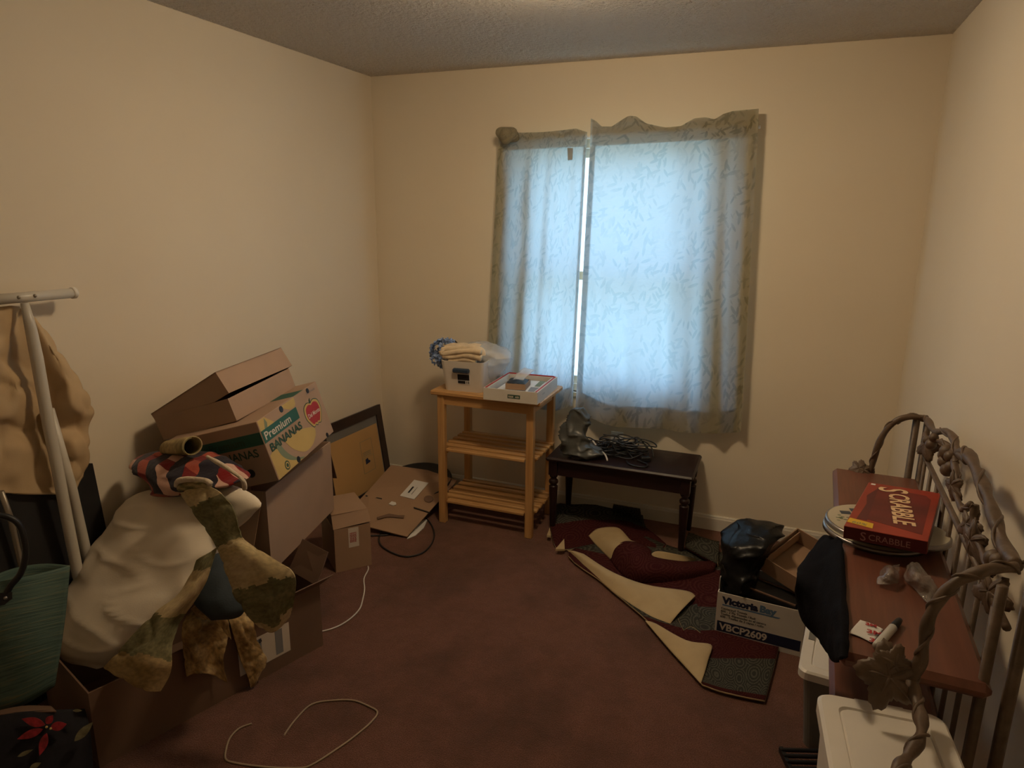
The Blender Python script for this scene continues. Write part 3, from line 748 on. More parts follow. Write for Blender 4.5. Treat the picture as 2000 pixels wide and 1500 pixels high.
sheet('raised_flap', [Z([(1195, 1000, .02), (1225, 1006, .02), (1254, 1022, .02)], 0), [at(1198, 985, y=3.50), at(1225, 990, y=3.50), at(1250, 994, y=3.50)]], RM[::-1], r3, th=.006, mo=1)
for q in ([(1085, 1072), (1102, 1052), (1103, 1072)], [(1068, 1045), (1074, 1030), (1076, 1046)]):
    MB().plate(Z(q, .035), .012, (0, 0, 1)).build('tan_corner', M['tan_back'], r3, True)
r4 = thing('rug_roll', 'dark red rug end bunched on the floor behind the black liner box', 'rug', tuple(at(1370, 1065, z=0)))
sheet('rug_pile', [Z([(1345, 1040, .02), (1375, 1050, .03), (1405, 1058, .02)], 0), Z([(1338, 1062, .05), (1370, 1078, .06), (1402, 1095, .05)], 0), Z([(1345, 1078, .012), (1375, 1095, .012), (1402, 1108, .012)], 0)], RM, r4, th=.006, mo=1, wr=.006)

# ------------------------------------------------------------------ white printed carton with its contents
vx = thing('printed_carton', 'open white carton printed in navy, holding a black bag beside the rack', 'box', (.05, 2.748, .0), rot(0, 0, -4.7))
dx, dy, dz = .332, .262, .195
b = MB(); t = .004
b.box((-dx/2+t/2, 0, dz/2), (t, dy, dz)); b.box((dx/2-t/2, 0, dz/2), (t, dy, dz)); b.box((0, -dy/2+t/2, dz/2), (dx-2*t, t, dz)); b.box((0, dy/2-t/2, dz/2), (dx-2*t, t, dz)); b.box((0, 0, t/2), (dx-2*t, dy-2*t, t))
b.build('carton', M['white_card'], vx)
MB().box((-dx/2+.001, .01, dz+.025), (.003, dy-.03, .05), Matrix.Translation((0, 0, 0))).build('flap', M['white_card'], vx)
MB().box((dx/2+.018, -.09, dz-.075), (.003, .07, .14), Matrix.Identity(4)).build('flap', M['white_card'], vx)
fo = (-dx/2, -dy/2, 0)
text('brand_lettering', 'Victoria', vx, (-dx/2+.022, -dy/2, dz-.044), (1, 0, 0), (0, 0, 1), .040, M['navy_ink'], .0024, 1.06)
text('brand_lettering', 'Bay', vx, (-dx/2+.164, -dy/2, dz-.044), (1, 0, 0), (0, 0, 1), .040, M['blue_ink'], .0022, 1.06)
decal('underline', [(0, -.006), (.214, -.006), (.222, 0), (0, 0)], vx, (-dx/2+.022, -dy/2, dz-.049), (1, 0, 0), (0, 0, 1), M['blue_ink'])
for i, s_ in enumerate(('Centerpull Towels', '600 - 2 Ply Towels / Roll', 'Toallas dispensadas en el centro', '600 - Toallas de 2 capas / rollo')):
    text('small_print', s_, vx, (-dx/2+.018, -dy/2, dz-.072-i*.0125), (1, 0, 0), (0, 0, 1), .0135, M['black_ink'], .0003)
decal('code_band', rect(.008, .022, dx-.006, .068), vx, fo, (1, 0, 0), (0, 0, 1), M['navy_ink'])
text('code_lettering', 'VBCP2609', vx, (-dx/2+.018, -dy/2, .031), (1, 0, 0), (0, 0, 1), .042, M['pale_ink'], .0014, ext=.001)
o = blob('black_bin_liner', [(1418, 1462, 1160, 2.71, .07), (1412, 1475, 1130, 2.72, .09), (1408, 1488, 1100, 2.74, .10), (1406, 1502, 1072, 2.76, .11), (1405, 1520, 1052, 2.77, .11), (1412, 1532, 1040, 2.79, .10), (1432, 1522, 1029, 2.81, .07), (1455, 1500, 1022, 2.82, .04)], M['trash'], wr=.010, ws=12, n=48, k=8, rg=.022, rs=11)
tag(o, 'shiny black plastic bin liner stuffed into the white printed carton', 'bin liner')
cbx = thing('cardboard_tray', 'open brown cardboard tray tilted on top of the white printed carton', 'box', tuple(local_origin((.187, 2.775, .316), rot(13.1, 10.8, -29.9), (.22, .25, .08))), rot(13.1, 10.8, -29.9))
shell(MB(), (.23, .25, .075), .004).build('tray', M['card'], cbx); cbx.children[-1].location = (0, 0, .0375)
MB().box((-.111, 0, .045), (.004, .235, .045), Matrix.Translation((.012, 0, 0))).build('inner_flap', M['card'], cbx)
bk = thing('flat_black_box', 'flat black box with a brown edge lying in the white printed carton', 'box', tuple(at(1500, 1165, y=2.69)), rot(4, 6, -12))
MB().box((0, 0, 0), (.22, .10, .07)).build('case', M['black'], bk)
MB().box((0, -.046, .0375), (.22, .008, .005)).build('rim', M['card_dark'], bk)
MB().box((0, .04, .0375), (.22, .008, .005)).build('rim', M['card_dark'], bk)
MB().box((-.085, -.046, .0405), (.035, .009, .001)).build('label', M['pale_ink'], bk)

# ------------------------------------------------------------------ rack against the right wall
rk = thing('vine_rack', 'bronze iron vine rack with red brown wooden shelves along the right wall', 'rack', (.33, 1.93, 0), rot(0, 0, -2.4))
RW = M['red_wood']; bz = .825
def bull(b, x0, x1, y0, y1, z, th, r=.012):
    b.box(((x0+x1)/2, (y0+y1)/2, z-th/2), (x1-x0, y1-y0, th), bev=r)
    return b
top = bull(MB(), -.13, .13, -.58, .58, bz, .032).build('shelf_board', RW[1], rk)
bull(MB(), -.11, .13, -.52, .5, .50, .028).build('shelf_board', RW[1], rk)
I = M['iron']
def vine(name, pts, r, k=8, ext=None):
    pp = spline(pts, k); n = len(pp)
    b = MB(); b.tube(pp, [r*(1+.1*math.sin(i*.55)) for i in range(n)], 12, twist=.3, ridge=.10, lump=.15)
    # a thinner tendril winding round it
    hel = []
    for i in range(n):
        t = (pp[min(i+1, n-1)]-pp[max(i-1, 0)]).normalized(); a = t.orthogonal().normalized(); c = t.cross(a); q = i*.42
        hel.append(pp[i]+(a*math.cos(q)+c*math.sin(q))*r*1.05)
    b.tube(hel, r*.30, 6)
    return b.build(name, I, rk, True, True)
# rear posts and rails (world coordinates)
PX = lambda y: .449 + (y-1.40)*.0275
def post(y, x, z1, r=.011): MB().tube([(x, y, 0), (x, y, z1)], r, 10).build('post', I, rk, True, True)
post(1.365, PX(1.365)+.018, 1.055, .0115); post(1.372, PX(1.372)-.024, 1.02, .0095)
post(2.515, PX(2.515)+.008, 1.03, .011); post(2.515, PX(2.515)-.025, 1.03, .011)
Y0, Y1 = 1.39, 2.50
b = MB()
for z in (.93,): b.tube([(PX(Y0), Y0, z), (PX(Y1), Y1, z)], .008, 8)
b.build('rail', I, rk, True, True)
MB().tube([(PX(Y0), Y0, .46), (PX(Y1), Y1, .46)], .008, 8).build('rail', I, rk, True, True)
for i in range(9):
    y = lerp(Y0, Y1, (i+.8)/9.6); MB().tube([(PX(y), y, .12), (PX(y), y, .93)], .006, 8).build('bar', I, rk, True, True)
MB().tube([(PX(Y0), Y0, .12), (PX(Y1), Y1, .12)], .008, 8).build('rail', I, rk, True, True)
# top vine along the back
def wp(px, py, x=None): return at(px, py, x=x if x else .47)
vine('top_vine', [wp(1985, 1105, .462), wp(1958, 1060, .466), wp(1942, 1010, .468), wp(1925, 960, .47), wp(1905, 915, .472), wp(1890, 885, .474), wp(1875, 885, .474)], .013)
vine('top_vine', [wp(1888, 900, .47), wp(1870, 880, .472), wp(1862, 855, .474), wp(1848, 843, .476), wp(1825, 842, .477), wp(1812, 822, .478), wp(1804, 816, .478)], .010)
vine('scroll_vine', [wp(1862, 900, .462), wp(1870, 935, .462), wp(1868, 965, .462), wp(1880, 995, .462), wp(1896, 985, .46)], .008)
vine('scroll_vine', [wp(1808, 865, .47), wp(1835, 862, .468), wp(1858, 878, .466), wp(1866, 905, .464)], .008)
vine('scroll_vine', [wp(1905, 985, .455), wp(1902, 1020, .455), wp(1912, 1060, .455), wp(1925, 1095, .455), wp(1940, 1120, .455)], .008)
vine('side_vine', [at(1985, 1108, y=1.365), at(1945, 1110, y=1.35), at(1905, 1120, y=1.335), at(1860, 1143, y=1.325), at(1826, 1185, y=1.32), at(1808, 1230, y=1.315), at(1800, 1285, y=1.315), at(1778, 1330, y=1.315)], .0105)
vine('side_vine', [at(1778, 1330, y=1.315), at(1792, 1375, y=1.27), at(1800, 1412, y=1.22), at(1795, 1445, y=1.175), at(1772, 1480, y=1.135), at(1750, 1515, y=1.09), V((.215, 1.02, .70)), V((.205, .985, .58)), V((.20, .98, .3)), V((.20, .98, 0))], .0105)
vine('side_vine', [at(1806, 818, y=2.515), at(1775, 814, y=2.51), at(1742, 828, y=2.51), at(1718, 862, y=2.51), at(1706, 900, y=2.51), at(1700, 922, y=2.51), V((.345, 2.51, .84))], .010)
vine('side_vine', [V((.345, 2.51, .80)), V((.36, 2.51, .55)), V((.33, 2.51, .3)), V((.30, 2.51, 0))], .010)
# leaves and grapes
def leaf(c, u, n, L, name='leaf'):
    u = V(u).normalized(); n = V(n).normalized(); v = n.cross(u).normalized(); c = V(c)
    N_, K = 60, 6; ctr = c+u*L*.40; vs = [ctr+n*L*.10]; fs = []
    for k in range(1, K+1):
        q = k/K
        for i in range(N_):
            a = 2*PI*i/N_; lobe = .47+.09*math.cos(5*a)+.025*math.cos(25*a)
            if abs(a-PI) < .5: lobe *= .55+.45*abs(a-PI)/.5
            rr = L*lobe*q*(1.15 if math.cos(a) > 0 else 1.0)
            h = L*(.10*(1-q*q) + .035*q*abs(math.sin(2.5*a)) - .08*q**3*(.6+.4*math.sin(3*a+1)))
            vs.append(ctr+u*rr*math.cos(a)+v*rr*math.sin(a)*1.05+n*h)
    for i in range(N_): fs.append((0, 1+i, 1+(i+1) % N_))
    for k in range(K-1):
        for i in range(N_):
            a_, b_ = 1+k*N_+i, 1+k*N_+(i+1) % N_; fs.append((a_, a_+N_, b_+N_, b_))
    b = MB().add(vs, fs)
    for i in range(5):
        a = 2*PI*i/5; b.tube([ctr+n*L*.10, ctr+(u*math.cos(a)+v*math.sin(a))*L*.26+n*L*.085, ctr+(u*math.cos(a)+v*math.sin(a))*L*.5+n*L*.0], [.0025, .002, .001], 5)
    o = b.build(name, I, rk, True, True); solid(o, .003, 0); return o
leaf(at(1782, 1335, y=1.30), (-1, -.1, .15), (-.2, -.85, .5), .098)
leaf(at(1772, 1318, y=1.305), (-.6, 0, .35), (-.1, -.8, .6), .062)
leaf(at(1702, 922, y=2.50), (-1, 0, .1), (0, -.7, .7), .06); leaf(at(1690, 915, y=2.50), (-.8, 0, -.2), (0, -.7, .7), .05)
leaf(wp(1912, 1035, .452), (0, .4, -1), (-1, -.3, .2), .09); leaf(wp(1895, 1000, .452), (0, -.5, -1), (-1, -.3, .2), .07)
leaf(wp(1815, 845, .47), (0, -.5, -1), (-1, -.4, .2), .09); leaf(wp(1942, 1125, .45), (0, -.2, -1), (-1, -.5, .2), .08)
leaf(wp(1868, 930, .458), (0, .2, -1), (-1, -.3, .2), .07)
gp = MB().tube([wp(1848, 880, .465), wp(1850, 915, .465)], .006, 8).build('grape_stem', I, rk, True, True)
for (px, py, r) in ((1850, 883, .023), (1845, 902, .02), (1850, 918, .02), (1856, 892, .018), (1842, 889, .016), (1857, 912, .017), (1818, 868, .018), (1824, 855, .015), (1812, 860, .016)): MB().ball(wp(px, py, .458), r*.9, 12, 8).build('grape', I, gp, True, True)
for (px, py, r) in ((1942, 1092, .022), (1936, 1108, .017), (1950, 1096, .018)): MB().ball(wp(px, py, .45), r*.9, 12, 8).build('grape', I, gp, True, True)

# discs, game, etc. on the rack
def cover(name, c, r, rotz, label, mt, tilt=0):
    o = thing(name, label, 'metal cover', tuple(c), rot(tilt, 0, rotz), 'round metal covers on the rack')
    MB().lathe([(0, .010), (r-.012, .010), (r-.006, .013), (r, .011), (r+.001, .0), (r-.003, .0), (r-.006, .008), (0, .006)], n=48).build('rim', M['steel'], o, smooth=True)
    MB().lathe([(0, .0125), (r-.006, .0135), (r-.006, .0104), (0, .0104)], n=48).build('top_face', mt, o)
    return o
cover('round_metal_cover', (.305, 1.985, bz), .135, 0, 'lower of the two overlapping round metal covers under the red game', M['cream_enamel'])
cv = cover('round_metal_cover', (.300, 2.00, bz+.0135), .125, 0, 'upper round cream cover with blue checks and a leaf sprig under the red game', M['cream_enamel'])
cover('round_metal_cover', (.385, 1.945, bz+.0006), .088, 0, 'round metal cover showing at the right end of the red game', M['cream_enamel']).location.z = bz+.0265
for (a, c) in ((-.062, .052), (-.03, .075), (-.03, .025), (0, .05)):
    decal('blue_check', rect(a-.014, c-.011, a+.014, c+.011), cv, (0, 0, .0132), (1, .2, 0), (-.2, 1, 0), M['blue_plastic'])
for k in range(9): decal('leaf_print', disc(-.085+.012*math.cos(k*2.4)*k/5, -.005+.016*math.sin(k*2.4)*k/5, .005, 8, .003), cv, (0, 0, .0134), (1, 0, 0), (0, 1, 0), M['sage_ink'])
gm = thing('board_game_box', 'red word game box lying on round metal covers on the rack', 'board game', (.346, 2.003, bz+.0395), rot(-.9, -3.4, -13.8))
gx, gy, gz = .187, .392, .034
MB().box((0, 0, gz/2), (gx, gy, gz), bev=.0012).build('lid', [M['red_card']], gm)
decal('side_panel', rect(-gx/2+.001, .001, gx/2-.001, gz-.001), gm, (0, -gy/2, 0), (1, 0, 0), (0, 0, 1), M['maroon_card'])
decal('side_panel', rect(-gy/2+.001, .001, gy/2-.001, gz-.001), gm, (gx/2, 0, 0), (0, 1, 0), (0, 0, 1), M['maroon_card'])
decal('dark_panel', [(-.05, -.12), (.078, -.16), (.075, .12), (.06, .15), (-.02, .16), (-.06, .13)], gm, (0, 0, gz), (1, 0, 0), (0, 1, 0), M['dark_red'])
decal('dark_swirl', [(-.075, -.13), (-.05, -.13), (-.045, 0), (-.055, .08), (-.04, .15), (-.062, .15), (-.08, .07), (-.07, 0)], gm, (0, 0, gz), (1, 0, 0), (0, 1, 0), M['maroon_card'], .0003)
TD, TU = V((.17, -.985, 0)), V((.985, .17, 0)); T0 = V((-.050, .170, gz))
for ex_, m_, bo_ in ((.0007, 'maroon_card', .0045), (.0011, 'cream_ink', .0016)):
    text('title_lettering', 'S', gm, T0 - TU*.012, TD, TU, .105, M[m_], bo_, .85, .1, ext=ex_)
    text('title_lettering', 'CRABBLE', gm, T0 + TD*.052 + TU*.012, TD, TU, .070, M[m_], bo_, .84, .1, ext=ex_)
text('spine_lettering', 'S', gm, (-.055, -gy/2, .004), (1, 0, 0), (0, 0, 1), .032, M['pink_ink'], .0002, ext=.0008)
text('spine_lettering', 'CRABBLE', gm, (-.036, -gy/2, .008), (1, 0, 0), (0, 0, 1), .023, M['pink_ink'], .0002, ext=.0008)
decal('yellow_sticker', [(-.092, -.165), (-.03, -.18), (-.032, -.145), (-.09, -.132)], gm, (0, 0, gz), (1, 0, 0), (0, 1, 0), M['yellow_ink'], .0007)
text('sticker_writing', '60%', gm, (-.082, -.165, gz), (1, -.18, 0), (.18, 1, 0), .022, M['sage_ink'], .0002, ext=.001)
decal('white_sticker', rect(-.085, .175, -.073, .187), gm, (0, 0, gz), (1, 0, 0), (0, 1, 0), M['paper'], .0007)
# clear plastic wrappers
def crumple(name, label, corners, cat='plastic packaging', seedv=0):
    rows = [[at(px, py, z=bz+zz) for px, py, zz in r] for r in corners]
    o = sheet(name, rows, M['clear'], None, th=.0012, wr=.006, ws=45, ku=6, kv=6)
    return tag(o, label, cat)
crumple('clear_plastic_shell', 'small crumpled clear plastic piece on the rack, left of the longer one', [[(1724, 1108, .008), (1740, 1104, .03), (1756, 1103, .012)], [(1716, 1124, .012), (1738, 1120, .035), (1757, 1120, .02)], [(1712, 1140, .008), (1738, 1142, .012), (1758, 1138, .008)]])
crumple('clear_plastic_shell', 'long bent clear plastic packaging piece on the rack beside the vine arm', [[(1770, 1107, .025), (1782, 1099, .04), (1794, 1102, .03)], [(1768, 1130, .008), (1790, 1125, .045), (1812, 1122, .03)], [(1785, 1150, .008), (1806, 1145, .03), (1828, 1142, .02)], [(1812, 1180, .008), (1826, 1168, .01), (1835, 1152, .01)]])
o = sheet('paper_wrapper', [[at(1680, 1211, z=bz+.004), at(1702, 1218, z=bz+.007), at(1725, 1229, z=bz+.004)], [at(1668, 1224, z=bz+.006), at(1690, 1232, z=bz+.004), at(1714, 1243, z=bz+.004)], [at(1658, 1236, z=bz+.004), at(1680, 1244, z=bz+.003), at(1702, 1255, z=bz+.003)]], M['paper'], None, th=.0008)
tag(o, 'white paper wrapper printed in red beside the marker pen on the rack', 'wrapper')
WX = (at(1715, 1238, z=bz)-at(1692, 1232, z=bz)); 
for (px, py, s_) in ((1692, 1235, .02), (1697, 1252, .02), (1690, 1220, .014)):
    p0 = at(px, py, z=bz+.0075)
    text('red_lettering', '3M', o, p0, WX, V((0, 0, 1)).cross(WX), s_, M['red_ink'], .0008, 1.2, world=True)
mk = thing('marker_pen', 'pale grey marker pen with a black cap on the rack', 'marker', tuple(at(1735, 1240, z=bz)), rot(0, 0, 0))
p0, p1, p2 = at(1712, 1262, z=bz+.009), at(1744, 1226, z=bz+.009), at(1757, 1211, z=bz+.009)
dr = (p2-p0).normalized(); MB().tube([p0-dr*.003, p0, p0+dr*.01, p1, p1+dr*.0005], [.006, .0082, .0088, .0088, .008], 14).build('barrel', M['marker_white'], mk, True, True)
MB().tube([p1, p1+dr*.001, p2-dr*.01, p2], [.0075, .0082, .0072, .006], 14).build('cap', M['black'], mk, True, True)
# black garment over the board edge
def g(*r): return [at(a, c, y=yy) if zz is None else at(a, c, z=zz) for a, c, yy, zz in r]
ZB = bz+.011
rows = [g((1644, 1062, 0, ZB), (1638, 1050, 0, ZB), (1615, 1046, 2.02, None), (1600, 1056, 2.02, None), (1588, 1074, 1.98, None)),
        g((1650, 1105, 0, ZB), (1636, 1095, 0, ZB), (1600, 1080, 1.90, None), (1575, 1095, 1.87, None), (1562, 1114, 1.83, None)),
        g((1652, 1160, 0, ZB), (1636, 1150, 0, ZB), (1603, 1135, 1.74, None), (1575, 1138, 1.73, None), (1556, 1132, 1.74, None)),
        g((1657, 1220, 0, ZB), (1638, 1212, 0, ZB), (1612, 1198, 1.62, None), (1583, 1195, 1.70, None), (1558, 1172, 1.76, None)),
        g((1658, 1262, 0, ZB), (1639, 1258, 0, ZB), (1624, 1250, 1.54, None), (1600, 1240, 1.66, None), (1574, 1220, 1.74, None)),
        g((1656, 1284, 0, ZB), (1640, 1286, 0, ZB), (1636, 1294, 1.48, None), (1624, 1286, 1.55, None), (1604, 1252, 1.73, None))]
o = sheet('black_garment', rows, M['black_cloth'], None, th=.006, wr=.006, ws=16); tag(o, 'black cloth garment hanging over the left edge of the rack', 'clothing')
# totes
tt = thing('storage_tote', 'tall white lidded tote in front of the rack end at the bottom right corner', 'storage tote', (.262, 1.185, 0), rot(0, 0, 4))
taper(MB(), .085, .115, .104, .137, 0, .735, .03).build('body', M['white_plastic'], tt)
def lidmesh(hx, hy, z, r=.03, n=6):
    def loop(x, y, rr, zz):
        out = []
        for k, (cx, cy) in enumerate(((x-rr, y-rr), (-x+rr, y-rr), (-x+rr, -y+rr), (x-rr, -y+rr))):
            for i in range(n): a = PI/2*k+PI/2*i/(n-1); out.append(V((cx+rr*math.cos(a), cy+rr*math.sin(a), zz)))
        return out
    L = [loop(hx-.004, hy-.004, r, z-.03), loop(hx, hy, r, z-.03), loop(hx, hy, r, z-.006), loop(hx-.006, hy-.006, r, z), loop(hx-.034, hy-.034, r*.7, z), loop(hx-.037, hy-.037, r*.7, z-.005), loop(hx-.040, hy-.040, r*.7, z-.001), loop(hx-.075, hy-.075, r*.4, z-.001)]
    b = MB(); b.rings(L, True, False); return b
lo_ = lidmesh(.112, .148, .752, .024).build('lid', M['white_plastic'], tt)
for sy in (-1, 1): MB().box((0, sy*.148, .737), (.09, .008, .024), bev=.003).build('latch', M['white_plastic'], lo_)
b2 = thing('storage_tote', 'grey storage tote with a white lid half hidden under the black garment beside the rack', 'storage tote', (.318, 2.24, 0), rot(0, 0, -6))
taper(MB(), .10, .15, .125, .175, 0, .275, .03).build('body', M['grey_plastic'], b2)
lidmesh(.140, .19, .30).build('lid', M['white_plastic'], b2)
MB().box((-.115, .02, .3), (.02, .05, .004)).build('latch', M['grey_plastic'], b2)
gr = thing('black_slatted_tray', 'black ribbed plastic piece on the carpet left of the white tote', 'tray', tuple(at(1585, 1500, z=0)), rot(0, 0, 20))
for i in range(5): MB().box((0, -.05+i*.025, .02), (.16, .012, .012), bev=.003).build('rib', M['black'], gr)
for sx in (-.074, .074): MB().box((sx, 0, .010), (.012, .13, .02)).build('side_rail', M['black'], gr)

# ------------------------------------------------------------------ left pile
# open carton on the floor
ca, cr_, cdm = (-1.904, 1.638, .1325), rot(0, 0, -17.9), (.45, .817, .265)
A = thing('open_carton', 'large open brown carton on the carpet under the cloths and pillow', 'box', tuple(local_origin(ca, cr_, cdm)), cr_)
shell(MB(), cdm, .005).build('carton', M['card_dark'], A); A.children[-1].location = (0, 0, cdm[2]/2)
x, y, z = cdm[0]/2, cdm[1]/2, cdm[2]
MB().plate([(x, .12, z), (x, y+.0, z), (x+.03, y+.045, z+.035), (x+.028, .02, z+.03)], .004).build('flap', M['card_dark'], A)
MB().plate([(.03, y-.01, z), (x-.005, y-.01, z), (x-.02, y+.06, z+.11), (.05, y+.05, z+.12)], .004).build('flap', M['card_dark'], A)
decal('shipping_label', rect(.06, .055, .265, .175), A, (x, -.0, 0), (0, 1, 0), (0, 0, 1), M['pale_ink'], .0006)
for k, (u0, u1) in enumerate(((.125, .15), (.205, .235))): decal('barcode', rect(u0, .065, u1, .165), A, (x, 0, 0), (0, 1, 0), (0, 0, 1), M['print_grey'], .0012)
text('label_letter', 'B', A, (x, .14, .150), (0, 1, 0), (0, 0, 1), .022, M['black_ink'], .0006, ext=.0015)
# closed box behind
cc, cro, cdim = (-1.945, 2.575, .125), rot(0, 0, 50), (.30, .26, .25)
Cb = thing('closed_carton', 'closed brown carton with a paper label, behind the open carton', 'box', (-1.9, 2.602, 0), cro)
MB().box((0, 0, .11), (.175, .26, .22)).build('carton', M['card'], Cb)
MB().plate([(-.09, -.128, .222), (.09, -.134, .232), (.086, -.10, .285), (-.088, -.095, .28)], .004).build('front_flap', M['card'], Cb)
MB().plate([(-.088, -.098, .285), (.086, -.10, .285), (.084, .12, .288), (-.086, .12, .288)], .005).build('top_flap', M['card'], Cb)
MB().box((.0, .012, .25), (.165, .21, .06)).build('inner_box', M['card_dark'], Cb)
decal('paper_label', rect(-.02, .115, .03, .215), Cb, (0, -.13, 0), (1, 0, 0), (0, 0, 1), M['pale_ink'], .0006)
for k in range(3): text('label_print', 'FRAGILE', Cb, (-.004+.011*k, -.13, .14), (0, 0, 1), (-1, 0, 0), .014, M['red_ink'], .0002, ext=.0012)
# tall carton
Bc, Br, Bd = (-2.026, 2.163, .469), rot(0, 0, 13), (.42, .608, .338)
Bx = thing('tall_carton', 'large plain brown carton under the banana box', 'box', tuple(local_origin(Bc, Br, Bd)), Br)
shell(MB(), Bd, .005).build('carton', M['card_pale'], Bx); Bx.children[-1].location = (0, 0, Bd[2]/2)
x, y, z = Bd[0]/2, Bd[1]/2, Bd[2]
MB().plate([(-x, -y-.002, z), (-x, -y-.05, z-.26), (x-.05, -y-.05, z-.25), (x-.01, -y-.002, z)], .004).build('flap', M['card'], Bx)
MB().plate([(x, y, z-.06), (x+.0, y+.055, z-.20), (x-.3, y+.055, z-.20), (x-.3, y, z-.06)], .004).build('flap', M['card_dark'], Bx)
# banana box
Nc, Nr, Nd = (-1.955, 2.105, .775), rot(3.7, -15.6, 11.7), (.40, .51, .24)
Nb = thing('banana_box', 'printed banana carton tilted on top of the plain brown carton', 'box', tuple(local_origin(Nc, Nr, Nd)), Nr)
hx, hy, hz = .2, .255, .24
MB().box((0, 0, hz/2), (.4, .51, .24), bev=.002).build('carton', M['card_pale'], Nb)
RO, RX, RY = (hx, 0, 0), (0, 1, 0), (0, 0, 1)
def rdec(n, p, m, th=.0005): return decal(n, p, Nb, RO, RX, RY, m, th)
def curve2(*p, k=6): return [(q.x, q.y) for q in spline([V((a, c, 0)) for a, c in p], k)]
rdec('banana_print', curve2((-.25, .10), (-.18, .12), (-.15, .07), (-.08, .01), (0, -.0)) [:-1] + [(.0, .002), (-.10, .002), (-.25, .002)], M['banana_yellow'])
rdec('banana_print', curve2((-.13, .11), (-.06, .115), (.04, .10), (.11, .075), (.10, .045)) + curve2((.10, .045), (.05, .02), (-.02, .02), (-.09, .06), (-.13, .11))[:-1], M['banana_yellow'], .0007)
rdec('banana_green_print', curve2((-.17, .13), (-.15, .08), (-.10, .03), (-.03, .003)) + curve2((-.055, .003), (-.13, .03), (-.18, .07), (-.20, .13)), M['sage_ink'], .0009)  # sage green strokes of the printed banana artwork
rdec('banana_print', [(-.25, .238), (-.20, .238), (-.15, .20), (-.16, .17), (-.25, .17)], M['banana_yellow'])
rdec('banana_green_print', [(-.235, .17), (-.215, .17), (-.195, .215), (-.205, .235)], M['sage_ink'], .0009)
rdec('banana_print', curve2((-.08, .235), (-.02, .205), (.03, .205), (.04, .236)), M['banana_yellow'])
rdec('green_band', rect(-.252, .150, .030, .198), M['green_ink'], .0012)
text('band_lettering', 'Premium', Nb, (hx, -.243, .160), RX, RY, .042, M['pale_ink'], .0008, 1.36, ext=.002)
text('banana_lettering', 'BANANAS', Nb, (hx, -.235, .108), RX, RY, .044, M['dark_green_ink'], .0012, 1.28, ext=.0018)
apple = curve2((0, .052), (.028, .062), (.06, .045), (.066, 0), (.05, -.035), (.03, -.06), (.012, -.055), (0, -.062), (-.012, -.055), (-.03, -.06), (-.05, -.035), (-.066, 0), (-.06, .045), (-.028, .062), (0, .052))[:-1]
AC = (.147, .129)
rdec('emblem_outline', [(AC[0]+a*1.12, AC[1]+c*.9) for a, c in apple], M['dark_green_ink'], .0006)
rdec('emblem_border', [(AC[0]+a*1.06, AC[1]+c*.84) for a, c in apple], M['banana_yellow'], .001)
rdec('emblem_shield', [(AC[0]+a*.88, AC[1]+c*.70) for a, c in apple], M['red_ink'], .0014)
rdec('emblem_stem', [(AC[0]-.010, AC[1]+.046), (AC[0]+.004, AC[1]+.046), (AC[0]+.006, AC[1]+.066), (AC[0]-.004, AC[1]+.06)], M['dark_green_ink'], .0015)
text('emblem_lettering', 'Del Monte', Nb, (hx, AC[0], AC[1]-.008), RX, RY, .026, M['pale_ink'], .0004, .95, align='CENTER', ext=.0022)
text('small_print', 'NET WT 40 LBS', Nb, (hx, .14, .213), RX, RY, .012, M['print_grey'], ext=.001)
for (a, c, r) in ((-.075, .228, .013), (.16, .226, .011), (-.085, .006, .013), (.19, .010, .010)): rdec('vent_hole', disc(a, max(r, min(.238-r, c)), r, 14), M['black'], .0018)  # black discs painted on for the shade inside the vent holes
rdec('ring_logo', disc(-.17, .026, .018, 18), M['dark_green_ink'], .0012); rdec('ring_logo', disc(-.17, .026, .013, 18), M['banana_yellow'], .0016); rdec('ring_logo', disc(-.17, .026, .008, 18), M['dark_green_ink'], .002)
FO, FX, FY = (0, -hy, 0), (1, 0, 0), (0, 0, 1)
decal('green_band', rect(-.07, .150, .197, .198), Nb, FO, FX, FY, M['green_ink'], .0008)
text('band_lettering', 'Premium', Nb, (-.03, -hy, .160), FX, FY, .042, M['dark_green_ink'], .0004, ext=.0014)
text('banana_lettering', 'BANANAS', Nb, (-.04, -hy, .108), FX, FY, .044, M['dark_green_ink'], .0008, ext=.0012)
for a, c in ((.10, .05), (-.06, .12)): decal('vent_hole', disc(a, c, .017), Nb, FO, FX, FY, M['black'], .0014)  # black discs again stand for the dark inside the holes
decal('green_band', rect(-.2, .04, .2, .13), Nb, (0, 0, hz), (1, 0, 0), (0, 1, 0), M['green_ink'], .0006)
